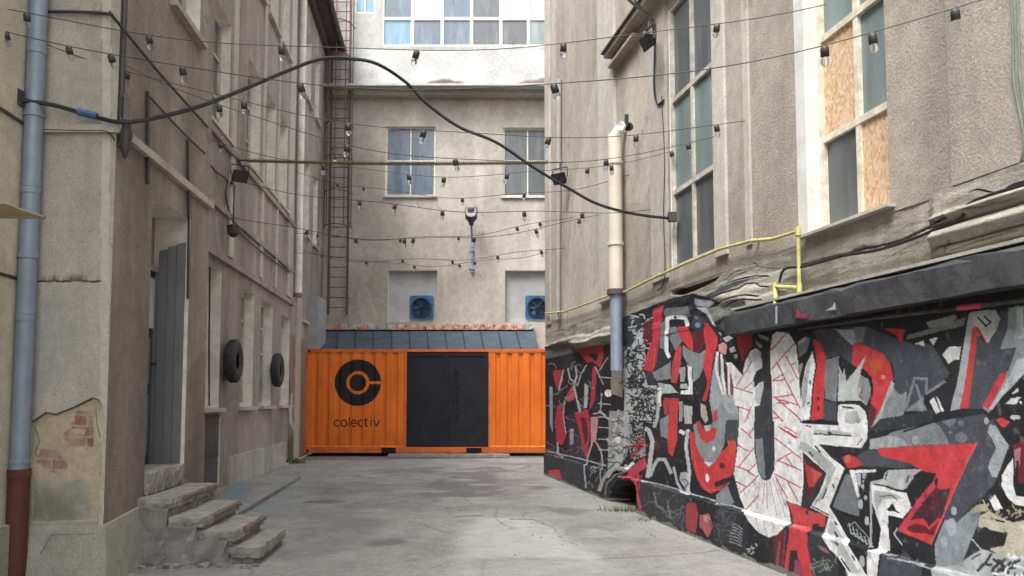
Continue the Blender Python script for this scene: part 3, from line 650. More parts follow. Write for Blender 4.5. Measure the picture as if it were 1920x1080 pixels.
LS = Sheet(np.linspace(UP.hit(640, 130)[0], 4, 260), np.linspace(zl+.085, gz[0]-.1, 60), lambda a, b: UP.hit(a, b), .03)
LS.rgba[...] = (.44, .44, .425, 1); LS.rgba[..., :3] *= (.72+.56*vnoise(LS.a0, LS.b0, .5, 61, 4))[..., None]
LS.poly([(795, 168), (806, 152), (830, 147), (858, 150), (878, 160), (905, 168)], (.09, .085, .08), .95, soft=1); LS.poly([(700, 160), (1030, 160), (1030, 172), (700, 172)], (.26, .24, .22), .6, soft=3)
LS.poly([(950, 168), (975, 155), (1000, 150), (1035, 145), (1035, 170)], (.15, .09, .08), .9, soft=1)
LS.poly([(720, 90), (780, 84), (790, 105), (720, 110)], (.5, .46, .38), .6, soft=3); LS.poly([(850, 95), (920, 96), (910, 104), (850, 104)], (.35, .32, .28), .5, soft=2)
LS.poly([(880, 84), (890, 84), (884, 140), (878, 140)], (.62, .6, .55), .4, soft=2)
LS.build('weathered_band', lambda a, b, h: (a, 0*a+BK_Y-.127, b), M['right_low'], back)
# fans
def fan(px, py, label, proto=None):
    x, z = H(px, py, -.1)
    if proto:
        r = proto.copy(); COL.objects.link(r); r.location = (x, BK_Y+.16, z); r['label'] = label
        for c in proto.children:
            d = c.copy(); COL.objects.link(d); d.parent = r
        return r
    t = thing('extractor_fan', (x, BK_Y+.16, z), label, 'fan', 'blue extractor fans in the back wall'); FB = Front(BK_Y+.16); s_ = .33
    mb = MB()
    n = 28; c = FB.p(x, z)                                  # square plate with a round hole
    ring = [(math.cos(2*math.pi*k/n)*.28, math.sin(2*math.pi*k/n)*.28) for k in range(n)]
    sq = [((s_*max(-1, min(1, 1.42*math.cos(2*math.pi*k/n)))), (s_*max(-1, min(1, 1.42*math.sin(2*math.pi*k/n))))) for k in range(n)]
    vs = [FB.p(x+a, z+b, .05) for a, b in ring]+[FB.p(x+a, z+b, .05) for a, b in sq]+[FB.p(x+a, z+b, .0) for a, b in sq]
    mb.add(vs, [(k, (k+1) % n, n+(k+1) % n, n+k) for k in range(n)]+[(n+k, n+(k+1) % n, 2*n+(k+1) % n, 2*n+k) for k in range(n)]); mb.build('frame', M['fan_blue'], t)
    mb = MB(); mb.lathe(c+Vector((0, -.05, 0)), (0, -1, 0), [(-.05, .28), (0, .28), (.10, .27), (.10, .25), (-.04, .25)], 28); mb.build('shroud', M['fan_dark'], t)
    mb = MB(); mb.lathe(c, (0, -1, 0), [(.0, .001), (.0, .25)], 28); mb.build('back_plate', M['fan_dark'], t)
    for k in range(6):
        a = 2*math.pi*k/6; u = Vector((math.cos(a), 0, math.sin(a))); q = Vector((-math.sin(a), 0, math.cos(a))); mb = MB()
        p0 = c+Vector((0, -.05, 0)); mb.quad(p0+u*.05-q*.03+Vector((0, .02, 0)), p0+u*.235-q*.06+Vector((0, .03, 0)), p0+u*.235+q*.06-Vector((0, .03, 0)), p0+u*.05+q*.03-Vector((0, .02, 0))); mb.build('blade', M['fan_blue'], t)
    mb = MB(); mb.lathe(c, (0, -1, 0), [(0, .06), (.1, .06), (.13, .035), (.135, .001)], 16); mb.build('hub', M['dark'], t)
    mb = MB()
    for r_ in (.1, .17, .24): mb.torus(c+Vector((0, -.15, 0)), (0, 1, 0), r_, [(-.005, -.005), (.005, -.005), (.005, .005), (-.005, .005)], 28)
    for k in range(4):
        a = math.pi*k/4; u = Vector((math.cos(a), 0, math.sin(a)))*.26; mb.cyl(c+Vector((0, -.15, 0))-u, c+Vector((0, -.15, 0))+u, .006, 6)
    mb.build('grille', M['fan_dark'], t); return t
f1 = fan(790, 576, 'blue extractor fan in the left niche above the container')
fan(1007, 576, 'blue extractor fan in the right niche, partly behind the graffiti building', f1)
# ladder with safety cage
lx0, z_b = H(615, 590, .3); lx1 = H(650, 590, .3)[0]; z_tp = H(640, -20, .3)[1]
lad = thing('wall_ladder', ((lx0+lx1)/2, BK_Y-.3, z_b), 'rusty caged ladder climbing the left corner of the back wall', 'ladder'); LF = Front(BK_Y-.3)
for x in (lx0, lx1):
    mb = MB(); mb.box(x-.03, x+.03, BK_Y-.33, BK_Y-.27, z_b, z_tp); mb.build('rail', M['rust'], lad)
mb = MB(); z = z_b+.2; k = 0
while z < z_tp: mb.cyl((lx0, BK_Y-.3, z), (lx1, BK_Y-.3, z), .013, 6); z += .28
mb.build('rung', M['rust'], lad)
mb = MB(); cxm = (lx0+lx1)/2; z = z_b+2.4; hoops = [0]
while z < z_tp:
    mb.tube([(cxm+.38*math.cos(a)*1.0, BK_Y-.3-.62*math.sin(a), z) for a in [math.pi*j/12 for j in range(13)]], .016, 5); z += .95
for a in (.25, .9, 1.57, 2.24, 2.9): mb.cyl((cxm+.38*math.cos(a), BK_Y-.3-.62*math.sin(a), z_b+2.4), (cxm+.38*math.cos(a), BK_Y-.3-.62*math.sin(a), z_tp), .016, 5)
mb.build('cage', M['rust'], lad)
mb = MB(); z = z_b+.5
while z < z_tp-1:
    for x in (lx0, lx1): mb.cyl((x, BK_Y-.3, z), (x, BK_Y+.02, z), .013, 6)
    z += 2.1
mb.build('wall_bracket', M['rust'], lad)
# street-lamp on the back wall
t_ = thing('wall_lamp', Front(BK_Y).p(H(884, 400)[0], H(884, 510)[1]), 'grey lamp on a thin pole fixed to the middle of the back wall', 'lamp')
lx, lz = H(884, 405, .3); pb = H(884, 512)[1]
mb = MB(); mb.tube([(lx, BK_Y-.06, pb), (lx, BK_Y-.06, pb+.9), (lx, BK_Y-.25, lz-.2)], .03, 8); mb.build('pole', M['grey_pipe'], t_)
mb = MB(); mb.lathe((lx, BK_Y-.35, lz-.28), (0, -.25, 1), [(0, .05), (.1, .08), (.18, .16), (.42, .18), (.5, .14), (.52, .001)], 16); mb.build('lamp_head', M['dark'], t_, smooth=True)
mb = MB(); mb.lathe((lx, BK_Y-.47, lz+.05), (0, -1, .1), [(0, .16), (.12, .15), (.13, .001)], 16); mb.build('lens', M['sheet_white'], t_)
mb = MB()
for z in (pb+.1, pb+.6): MB().box(lx-.06, lx+.06, BK_Y-.1, BK_Y+.01, z, z+.05).build('clamp', M['grey_pipe'], t_)
# lean-to roof behind the container
can = thing('lean_to_roof', (-2, BK_Y-1, 2.6), 'low roof of dull blue grey metal sheets edged with terracotta above the container', 'roof')
ya, yb = CT_Y+.5, BK_Y-.05; pa0, pa1 = at(597, 655, ya), at(1011, 655, ya); pb0, pb1 = at(600, 619, yb), at(1000, 619, yb)
mb = MB(); th = Vector((0, 0, -.05)); mb.hexa([pa0+th, pa1+th, pb1+th, pb0+th], [pa0, pa1, pb1, pb0]); mb.build('roof_sheet', M['roof_metal'], can)
mb = MB(); nS = 12
M['seam'] = simple('roof_seam', (.03, .04, .055), None, .7, 4, spec=.2)
for k in range(1, nS):
    s_ = k/nS; a = pa0.lerp(pa1, s_); b = pb0.lerp(pb1, s_); mb.hexa([a-Vector((.012, 0, 0)), a+Vector((.012, 0, 0)), b+Vector((.012, 0, 0)), b-Vector((.012, 0, 0))], [v+Vector((0, 0, .03)) for v in (a-Vector((.012, 0, 0)), a+Vector((.012, 0, 0)), b+Vector((.012, 0, 0)), b-Vector((.012, 0, 0)))])
mb.build('seam', M['seam'], can)
for k in range(22):
    x0 = pb0.x+(pb1.x-pb0.x)*k/22; x1 = pb0.x+(pb1.x-pb0.x)*(k+1)/22-.012; mb = MB(); mb.rough(x0, x1, yb-.16, yb+.02, pb0.z+.0, pb0.z+.145+random.uniform(-.012, .012), .07, .01)
    mb.build('ridge_tile', M['tile'] if random.random() < .85 else M['plinth'], can)
mb = MB(); mb.box(pa0.x, pa1.x, ya+.02, ya+.06, CT_Y*0+2.2, pa0.z-.055); mb.build('fascia', M['dark'], can)
# grey sheet-metal box beside the ladder
g0, g1_ = at(570, 655, CT_Y+.4), at(598, 556, CT_Y+.4)
mb = MB(); mb.box(g0.x-.02, g1_.x, CT_Y+.4, CT_Y+1.2, g0.z-.3, g1_.z); mb.tube([(g0.x+.1, CT_Y+.38, g1_.z), (g1_.x-.05, CT_Y+.38, g1_.z+.22)], .02, 6)
mb.build('duct_box', M['sheet_grey'], label='dull grey sheet metal box standing above the left end of the container', cat='duct')

# ================================================================== CONTAINER
X0 = at(572, 750, CT_Y).x; X1 = X0+6.06; Z0, Z1 = at(800, 849, CT_Y).z, at(800, 655, CT_Y).z
Z0 = max(Z0, .0)
ct = thing('shipping_container', ((X0+X1)/2, CT_Y+1.2, 0), 'orange corrugated shipping container with a black round emblem across the end of the yard', 'container')
dx0, dx1 = at(762, 750, CT_Y).x, at(916, 750, CT_Y).x; zb = Z0+.14; ztp = Z1-.06
ORp = simple('orange_frame_paint', (.70, .16, .02), (.45, .09, .02), .5, 5)
mb = MB()
mb.box(X0, X1, CT_Y, CT_Y+.06, Z1-.06, Z1); mb.box(X0, X0+.06, CT_Y+.001, CT_Y+.08, zb, Z1-.06); mb.box(X1-.06, X1, CT_Y+.001, CT_Y+.08, zb, Z1-.06)
mb.box(dx0-.05, dx0, CT_Y+.001, CT_Y+.08, zb, Z1-.06); mb.box(dx1, dx1+.05, CT_Y+.001, CT_Y+.08, zb, Z1-.06)
fp = [(at(715, 843, CT_Y).x, at(742, 843, CT_Y).x), (at(874, 843, CT_Y).x, at(903, 843, CT_Y).x)]
xx = [X0, fp[0][0], fp[0][1], fp[1][0], fp[1][1], X1]
for i in (0, 2, 4): mb.box(xx[i], xx[i+1], CT_Y, CT_Y+.08, Z0+.0, zb)
for a, b in fp: mb.box(a, b, CT_Y, CT_Y+.08, zb-.02, zb)
mb.build('frame', ORp, ct)
mb = MB()
for a, b in fp: MB().box(a, b, CT_Y+.05, CT_Y+.3, Z0, zb-.02).build('fork_pocket', M['black_paint'], ct)
mb = MB(); mb.box(X0, X1, CT_Y+.01, CT_Y+2.44, Z1-.004, Z1+.01); mb.box(X0, X0+.03, CT_Y+.08, CT_Y+2.44, Z0+.1, Z1-.005); mb.box(X1-.03, X1, CT_Y+.08, CT_Y+2.44, Z0+.1, Z1-.005); mb.box(X0, X1, CT_Y+2.40, CT_Y+2.44, Z0+.1, Z1-.005); mb.build('shell', ORp, ct)
for x in (X0, X1-.16):
    for z in (Z0-.01, Z1-.11):
        mb = MB(); mb.box(x-.005, x+.165, CT_Y-.008, CT_Y+.16, z, z+.12); cc = mb.build('corner_casting', ORp, ct)
        mb = MB(); mb.lathe((x+.08, CT_Y-.012, z+.06), (0, -1, 0), [(0, .001), (0, .035)], 12); mb.build('casting_hole', M['black_paint'], cc)
PERI = .278
def corr(x):
    u = ((x-X0-.1)/PERI) % 1
    return np.interp(u, [0, .26, .38, .62, .74, 1], [0, 0, 1, 1, 0, 0])*.036+.012
BL = (.014, .014, .018)
for (a, b) in ((X0+.06, dx0-.05), (dx1+.05, X1-.06)):
    C = Sheet(np.arange(a, b+.007, .0075), np.linspace(zb, ztp, 340), lambda px, py: CT.hit(px, py), .0)
    if a < dx0-1:
        C.tile(540, 580, 3.375); cx_, cy_ = 441, 464
        C.disc(cx_, cy_, 148, BL); 
        OR = (.62, .12, .02)
        C.poly([(cx_+40, cy_-11), (cx_+200, cy_-11), (cx_+200, cy_+11), (cx_+40, cy_+11)], None)
        m = ((C.a0-C.conv(*C.P([(cx_, cy_)])[0])[0])**2+(C.b0-C.conv(*C.P([(cx_, cy_)])[0])[1])**2)**.5/(CT_Y/F)*3.375
        C.rgba[...] = 0; C.rgba[..., :3] = BL
        c0 = C.conv(*C.P([(cx_, cy_)])[0]); sc = 3.375/(CT_Y/F)
        slot = (np.abs(C.b0-c0[1])*sc < 9) & (C.a0 > c0[0])
        blk = ((m < 147) & (m > 73) & ~slot) | (m < 54)
        C.rgba[..., 3] = blk
        # lettering, drawn as strokes
        tp, bt, st = 0, 0, 9.0; xb, yb_, xh, ash = 291, 741, 40, 60
        def arc(cx, cy, rx, ry, a0, a1): return [(cx+rx*math.cos(R(a0+(a1-a0)*k/14)), cy+ry*math.sin(R(a0+(a1-a0)*k/14))) for k in range(15)]
        ym = yb_-xh/2; L = []
        L += [arc(xb+17, ym, 15, 20, 40, 320)]; L += [arc(xb+62, ym, 18, 20, 0, 360)]; L += [[(xb+95, yb_), (xb+95, yb_-ash)]]
        L += [arc(xb+125, ym, 16, 20, 50, 360)+[(xb+109, ym)]]; L += [arc(xb+167, ym, 15, 20, 40, 320)]
        L += [[(xb+200, yb_-54), (xb+200, yb_-8), (xb+204, yb_), (xb+214, yb_)], [(xb+189, yb_-xh), (xb+214, yb_-xh)]]
        L += [[(xb+232, yb_), (xb+232, yb_-xh)], [(xb+232, yb_-58), (xb+232, yb_-52)]]; L += [[(xb+250, yb_-xh), (xb+268, yb_), (xb+287, yb_-xh)]]
        for q in L: C.stroke(q, st, (.05, .02, .02))
    C.build('side_panel', lambda x, z, h: (x, CT_Y+corr(x)*np.clip(np.minimum((z-zb)/.03, (ztp-z)/.05), 0, 1), z), M['orange'], ct)
mb = MB()
for k in range(9): 
    x = X0+.28+k*.27
    if x < dx0-.15: mb.box(x, x+.09, CT_Y-.002, CT_Y+.01, Z1-.085, Z1-.066)
for k in range(4): x = dx1+.2+k*.27; mb.box(x, x+.09, CT_Y-.002, CT_Y+.01, Z1-.085, Z1-.066)
mb.build('vent', M['brickedge'], ct)
mb = MB(); mb.box(dx0, dx1, CT_Y+.035, CT_Y+.08, zb, Z1-.06); dr = mb.build('door', M['black_paint'], ct, label='black metal double door')
mb = MB(); xm = (dx0*.53+dx1*.47)
for a, b in ((dx0+.02, xm-.008), (xm+.008, dx1-.02)):
    mb.box(a, a+.07, CT_Y+.015, CT_Y+.034, zb+.03, Z1-.09); mb.box(b-.07, b, CT_Y+.015, CT_Y+.034, zb+.03, Z1-.09); mb.box(a+.07, b-.07, CT_Y+.015, CT_Y+.034, zb+.03, zb+.1); mb.box(a+.07, b-.07, CT_Y+.015, CT_Y+.034, Z1-.16, Z1-.09)
mb.build('door_frame', M['black_paint'], dr)
mb = MB(); xh_ = dx0+1.2
for z in (1.0, 1.35, 1.7): mb.box(xh_-.09, xh_+.09, CT_Y+.0, CT_Y+.033, z, z+.03)
mb.box(xh_-.02, xh_+.02, CT_Y+.004, CT_Y+.034, .85, 1.95); mb.lathe((xh_, CT_Y+.033, 2.05), (0, -1, 0), [(0, .07), (.015, .07), (.016, .04), (0, .04)], 14); mb.build('lock_bar', M['black_paint'], dr)
mb = MB(); mb.rough(at(727, 852, CT_Y-.35).x, at(957, 852, CT_Y-.35).x, CT_Y-.5, CT_Y-.15, 0, .075, .12, .004); mb.build('timber_plank', M['timber'], label='long grey plank lying flat in front of the container door', cat='plank')
# ================================================================== RIGHT BUILDING
rb = thing('plaster_building', (RW.p(9, 0).x+.5, 9, 0), 'right building of weathered beige plaster with a red, white and black mural', 'building')
ZS = 2.58; k0 = RW.a*F; p0 = 960+RW.b*F
colpx = np.concatenate([np.arange(2120, 1024, -1.45), [p0+k0/R_END]])
YC = k0/(colpx-p0); YC[-1] = R_END
ZR = np.linspace(-.02, ZS, 500)
W_ = Sheet(YC, ZR, lambda px, py: RW.hit(px, py), .003)
K = (.016, .017, .021); D = (.065, .072, .092); D2 = (.035, .04, .05); Gm = (.19, .21, .235); G2 = (.30, .32, .34); L = (.44, .47, .48); Wt = (.76, .77, .78); RD = (.56, .05, .06); R2 = (.45, .04, .065); MR = (.12, .018, .028); PK = (.60, .28, .30); BL2 = (.03, .036, .055)
S = W_
# painted ground colour of the mural
S.tile(0, 0, 1)
S.poly([(1010, 900), (1010, 674), (1040, 662), (1100, 652), (1148, 645), (1160, 600), (1185, 588), (1210, 578), (1255, 560), (1300, 550), (1345, 562), (1390, 596), (1480, 586), (1935, 480), (2200, 400), (2200, 1500), (1300, 1500), (1010, 1200)], K)
# ---- far part
S.tile(1020, 640, 3.6)
S.poly([(20, 740), (300, 810), (300, 1000), (0, 900)], D2); S.poly([(150, 500), (280, 480), (290, 800), (180, 780)], BL2)
for q, c in [([(60, 200), (115, 190), (130, 260), (100, 330), (80, 300)], R2), ([(90, 430), (130, 440), (150, 640), (125, 700), (85, 690), (75, 540)], R2), ([(140, 390), (190, 300), (225, 370), (170, 410)], RD), ([(205, 480), (300, 465), (315, 600), (290, 810), (240, 620)], R2),
             ([(328, 170), (355, 180), (342, 400), (308, 470), (315, 380)], R2), ([(200, 50), (390, 20), (405, 90), (380, 175), (330, 140), (290, 145), (240, 80)], R2), ([(300, 90), (370, 80), (350, 140)], K), ([(40, 870), (115, 865), (135, 930), (55, 915)], RD),
             ([(318, 510), (366, 508), (350, 680), (318, 690)], PK), ([(275, 285), (300, 300), (290, 450), (268, 450)], L), ([(172, 590), (200, 590), (200, 690), (176, 700)], (.4, .33, .36)), ([(0, 40), (190, 10), (240, 70), (60, 110), (0, 120)], (.12, .13, .12)),
             ([(35, 300), (60, 310), (60, 620), (38, 560)], (.32, .34, .42)), ([(245, 510), (285, 520), (300, 640), (275, 700)], MR)]: S.poly(q, c)
for q, wd in [([(160, 180), (175, 250), (215, 290)], 10), ([(215, 170), (220, 240), (200, 290), (240, 480)], 12), ([(285, 160), (250, 220), (225, 300)], 8), ([(130, 190), (118, 260), (100, 330)], 9), ([(90, 680), (95, 760), (130, 780)], 14), ([(325, 690), (295, 780), (285, 860), (300, 990)], 10),
              ([(350, 680), (385, 740), (395, 820), (395, 1000)], 10), ([(20, 740), (160, 772), (300, 806), (420, 840)], 8), ([(345, 170), (370, 230), (400, 290)], 7), ([(430, 110), (370, 200)], 6), ([(140, 400), (130, 500), (150, 620)], 6), ([(230, 400), (250, 470)], 6)]: S.stroke(q, wd, L)
for y in (240, 420, 510, 580, 660, 730): S.stroke([(365, y), (450, y+6)], 7, (.42, .44, .46))
S.stroke([(388, 350), (380, 480), (330, 490)], 8, L); S.scribble(310, 820, 400, 990, 12, 6, Gm, 30); S.scribble(60, 130, 330, 460, 16, 5, (.25, .27, .33), 50); S.scribble(50, 480, 300, 780, 12, 5, (.3, .1, .15), 60)
S.poly([(440, 470), (565, 470), (575, 620), (560, 770), (500, 850), (430, 860)], (.30, .31, .30))
S.scribble(445, 480, 560, 840, 26, 14, L, 60); S.scribble(445, 480, 560, 840, 16, 7, D, 50); S.disc(500, 665, 22, Wt); S.disc(433, 350, 24, Wt, ry=26)
S.poly([(455, 0), (530, 0), (530, 240), (455, 240)], (.24, .25, .24)); S.poly([(450, 240), (530, 240), (530, 380), (450, 350)], (.26, .235, .2))
S.poly([(535, 30), (648, 20), (648, 640), (570, 700), (535, 300)], (.42, .44, .46)); 
# ---- tile 1
S.tile(1170, 560, 5.4)
S.poly([(0, 200), (150, 170), (200, 300), (80, 480), (0, 510)], BL2)
S.poly([(0, 510), (80, 470), (150, 340), (190, 330), (215, 600), (190, 740), (300, 760), (330, 900), (330, 1090), (0, 1090)], L)
S.scribble(20, 500, 190, 740, 34, 13, K, 75); S.scribble(10, 740, 210, 890, 30, 13, BL2, 60); S.scribble(90, 900, 320, 1060, 34, 11, K, 60); S.scribble(100, 180, 250, 460, 24, 11, L, 60)
S.poly([(0, 760), (30, 740), (290, 770), (330, 880), (230, 890), (90, 880)], None); S.scribble(0, 760, 200, 880, 20, 12, K, 50)
S.poly([(200, 740), (290, 745), (330, 880), (240, 880)], BL2); S.poly([(85, 930), (110, 900), (110, 1070), (85, 1050)], L)
S.poly([(200, 250), (300, 190), (300, 430), (190, 410)], MR); S.poly([(290, 110), (400, 60), (385, 200), (330, 640), (290, 745), (195, 720), (215, 600), (295, 420), (290, 300)], R2); S.poly([(300, 190), (370, 190), (345, 430), (285, 440), (305, 300)], RD)
S.stroke([(225, 460), (270, 450), (240, 560), (225, 660)], 9, (.6, .12, .12)); S.stroke([(320, 500), (290, 700)], 9, (.6, .12, .12)); S.poly([(345, 540), (395, 505), (420, 580), (455, 620), (300, 745), (330, 650)], D2)
S.poly([(365, 270), (430, 200), (440, 520), (365, 500)], Gm); S.poly([(420, 100), (640, 75), (680, 180), (640, 190), (430, 190), (400, 150)], (.13, .14, .16))
S.poly([(455, 290), (530, 290), (590, 430), (520, 530), (465, 420)], Gm); S.poly([(465, 235), (615, 220), (615, 262), (470, 285)], K)
S.stroke([(460, 600), (432, 545), (425, 420), (440, 300), (440, 205), (480, 190), (615, 192), (645, 280)], 36, Wt); S.disc(520, 190, 16, K); S.disc(440, 370, 16, D)
S.poly([(690, 340), (810, 330), (800, 520), (760, 562), (680, 520)], MR); S.poly([(690, 150), (760, 130), (830, 250), (810, 330), (740, 350), (690, 300)], D2); S.disc(745, 270, 28, (.2, .22, .3)); S.disc(720, 190, 20, (.2, .22, .28))
S.poly([(600, 470), (650, 510), (760, 562), (830, 515), (805, 690), (765, 800), (700, 850), (695, 700), (635, 650), (600, 570)], (.24, .27, .285))
S.poly([(535, 310), (560, 285), (650, 280), (700, 430), (700, 530), (650, 500), (570, 390)], RD)
S.poly([(545, 470), (590, 480), (570, 690), (535, 860), (475, 850), (490, 640)], (.46, .07, .085))
S.poly([(820, 250), (850, 250), (950, 390), (940, 480), (915, 560), (895, 660), (870, 900), (825, 1060), (790, 1040), (850, 850), (800, 690), (830, 500), (800, 340)], RD)
S.poly([(845, 850), (870, 850), (825, 1060), (800, 1050)], R2)
S.poly([(640, 670), (685, 690), (700, 975), (575, 965), (580, 930), (650, 925), (655, 860)], Wt); S.poly([(570, 860), (640, 860), (650, 915), (570, 905)], L)
S.poly([(285, 755), (470, 640), (480, 810), (330, 830)], (.22, .24, .245)); S.poly([(340, 850), (470, 870), (560, 950), (380, 965)], L); S.poly([(480, 870), (560, 870), (580, 940), (540, 950)], K); S.poly([(560, 700), (620, 690), (620, 840), (570, 840)], G2)
S.poly([(335, 900), (385, 900), (375, 1090), (335, 1090)], Wt); S.poly([(390, 965), (700, 975), (700, 1010), (390, 1000)], K); S.poly([(410, 1000), (560, 1010), (560, 1090), (390, 1090)], (.38, .05, .05))
S.poly([(930, 540), (1000, 640), (1045, 1090), (860, 1090), (890, 800)], (.32, .36, .375)); S.stroke([(945, 540), (930, 700), (960, 830), (1010, 1000)], 22, Wt); S.stroke([(965, 560), (965, 780)], 16, BL2); S.stroke([(985, 560), (1000, 800), (1030, 980)], 24, Wt); S.stroke([(1060, 660), (1060, 1085)], 26, Wt); S.stroke([(1025, 620), (1040, 900), (1045, 1000)], 14, MR); S.stroke([(1085, 740), (1090, 1085)], 12, (.25, .1, .14))
S.poly([(950, 470), (1010, 440), (1045, 470), (1030, 570), (960, 540)], PK)
S.poly([(1130, 320), (1300, 310), (1300, 470), (1230, 560), (1195, 640), (1150, 500)], (.40, .03, .03))
for q in [[(1000, 400), (1060, 370), (1100, 400), (1040, 440)], [(1065, 500), (1110, 480), (1135, 530), (1080, 550)], [(1110, 570), (1145, 560), (1150, 600), (1120, 610)], [(955, 340), (985, 350), (985, 380)]]: S.poly(q, L)
S.poly([(715, 0), (930, 30), (860, 90), (720, 70)], (.3, .31, .36)); S.poly([(725, 90), (840, 90), (930, 280), (905, 275), (830, 160), (760, 110)], L); S.poly([(845, 100), (1000, 60), (1240, 30), (1240, 120), (1060, 160), (920, 230), (880, 180)], (.20, .215, .195)); S.poly([(1050, 150), (1150, 130), (1130, 210)], L)
# ---- tile 2
S.tile(1170, 740, 3.857)
S.poly([(0, 0), (250, 0), (240, 100), (225, 210), (120, 190), (40, 130), (0, 420)], L); S.scribble(50, 60, 225, 190, 44, 8, K, 45); S.scribble(45, 0, 235, 45, 20, 8, K, 40); S.stroke([(110, 190), (220, 192), (232, 60)], 9, K)
S.poly([(30, 220), (140, 200), (160, 440), (60, 480), (40, 400)], G2); S.scribble(45, 190, 150, 460, 44, 8, K, 45); S.scribble(90, 300, 160, 460, 10, 9, R2, 40)
S.poly([(0, 590), (70, 510), (150, 450), (172, 520), (60, 600), (0, 620)], (.5, .06, .1)); S.stroke([(0, 560), (40, 520), (70, 490)], 22, Wt); S.stroke([(95, 540), (110, 700), (140, 830), (150, 870)], 22, (.50, .06, .085)); S.stroke([(75, 590), (75, 740)], 16, (.42, .05, .07)); S.stroke([(125, 580), (130, 700)], 10, R2)
S.poly([(285, 60), (325, 40), (315, 150), (290, 140)], (.38, .06, .05)); S.poly([(330, 40), (392, 50), (385, 330), (350, 445), (320, 420), (310, 290)], RD); S.poly([(260, 180), (325, 140), (310, 320), (265, 300)], (.24, .26, .30))
S.poly([(430, 75), (495, 85), (490, 210), (440, 210)], L); S.poly([(400, 50), (428, 50), (425, 190), (400, 200)], G2); S.poly([(405, 560), (458, 560), (450, 690), (400, 620)], (.35, .4, .43)); S.poly([(225, 300), (262, 380), (235, 410)], MR)
S.stroke([(250, 60), (240, 170), (215, 240)], 24, L); S.stroke([(150, 245), (180, 260), (205, 340), (190, 470), (172, 600)], 30, (.5, .51, .51)); S.stroke([(190, 590), (215, 520), (245, 468), (295, 468), (340, 570)], 24, L); S.stroke([(462, 250), (448, 380), (472, 560), (460, 700)], 24, (.55, .58, .6)); S.stroke([(400, 260), (440, 280)], 26, Wt); S.stroke([(355, 520), (385, 640), (415, 690), (455, 712)], 18, L); S.poly([(395, 690), (480, 700), (470, 815)], Wt)
S.poly([(730, 175), (832, 180), (825, 340), (760, 370), (715, 300)], D); 
S.poly([(475, 255), (500, 270), (530, 390), (575, 480), (612, 520), (660, 490), (700, 420), (745, 375), (785, 320), (815, 350), (808, 460), (790, 570), (740, 640), (690, 690), (625, 715), (565, 680), (520, 590), (482, 450)], RD)
S.poly([(750, 330), (812, 345), (800, 450), (760, 430)], (.55, .10, .045)); S.disc(712, 515, 22, MR); S.disc(600, 600, 14, Wt, ry=30); S.stroke([(490, 400), (540, 600), (600, 690), (700, 690), (770, 630)], 6, (.65, .12, .12))
S.poly([(650, 640), (740, 600), (780, 590), (730, 650), (660, 670)], K)
S.poly([(500, 215), (560, 200), (640, 60), (680, 0), (800, 0), (830, 130), (825, 180), (735, 185), (725, 360), (690, 440), (650, 500), (610, 515), (560, 450), (520, 370)], (.25, .28, .295)); S.poly([(620, 0), (800, 0), (825, 130), (760, 140), (700, 60), (660, 150), (630, 90)], (.34, .38, .395))
S.poly([(520, 200), (560, 175), (600, 250), (675, 235), (655, 320), (590, 355), (545, 310)], RD); S.poly([(640, 130), (670, 100), (680, 180), (650, 200)], (.5, .07, .1)); S.poly([(540, 40), (620, 50), (645, 190), (610, 255), (565, 240), (540, 170)], K); S.poly([(555, 60), (590, 75), (610, 180), (590, 205), (560, 160)], (.42, .40, .35)); S.poly([(575, 225), (630, 215), (620, 262), (590, 265)], L); S.poly([(575, 480), (640, 490), (610, 522)], Wt); S.disc(650, 390, 11, Wt, ry=20)
S.poly([(135, 630), (300, 665), (480, 725), (470, 980), (330, 930), (170, 870), (140, 760)], (.045, .047, .052)); S.poly([(800, 620), (870, 840), (926, 960), (926, 1100), (700, 1060), (690, 850), (800, 800)], (.028, .030, .036))
S.scribble(180, 700, 460, 900, 12, 9, (.11, .115, .12), 90); S.stroke([(235, 700), (260, 800), (320, 850)], 10, (.18, .19, .2)); S.stroke([(330, 760), (360, 900)], 9, (.2, .2, .2))
S.stroke([(130, 618), (290, 655), (480, 715), (680, 770), (870, 830)], 9, L)
S.poly([(480, 775), (540, 785), (560, 860), (540, 1000), (480, 985), (465, 900)], (.34, .05, .06)); S.poly([(570, 870), (640, 860), (670, 960), (630, 1030), (570, 950)], (.42, .10, .11)); S.disc(620, 900, 26, (.5, .26, .24)); S.poly([(665, 730), (750, 655), (800, 780), (760, 800), (680, 800)], (.24, .27, .30))
S.scribble(690, 820, 800, 1000, 14, 8, (.08, .085, .11), 70)
for k in range(7): S.stroke([(810-k*4, 930+k*22), (850, 945+k*22), (885-k, 975+k*20)], 6, (.32, .34, .37))
# ---- big U
U = Wt; S.tile(1360, 600, 5.4)
S.poly([(0, 430), (60, 430), (180, 570), (180, 500), (205, 400), (255, 310), (310, 288), (360, 320), (372, 480), (310, 520), (280, 590), (290, 690), (345, 640), (378, 620), (380, 700), (345, 860), (295, 880), (300, 1100), (145, 1100), (135, 1000), (140, 880), (85, 850), (75, 650), (60, 560)], U)
S.poly([(265, 330), (310, 290), (360, 320), (370, 480), (320, 500), (280, 480)], (.55, .58, .60)); S.poly([(300, 700), (380, 620), (378, 720), (340, 860), (290, 830)], (.55, .56, .57))
S.poly([(480, 150), (520, 118), (630, 125), (670, 170), (715, 260), (738, 420), (750, 620), (775, 900), (780, 1100), (478, 1100), (475, 700), (458, 480), (458, 300)], U)
S.poly([(300, 880), (345, 860), (380, 700), (470, 700), (478, 1100), (300, 1100)], D2); S.poly([(330, 130), (440, 180), (430, 215), (340, 170)], G2); S.poly([(305, 200), (375, 260), (360, 290), (310, 240)], G2)
UR = (.52, .06, .10)
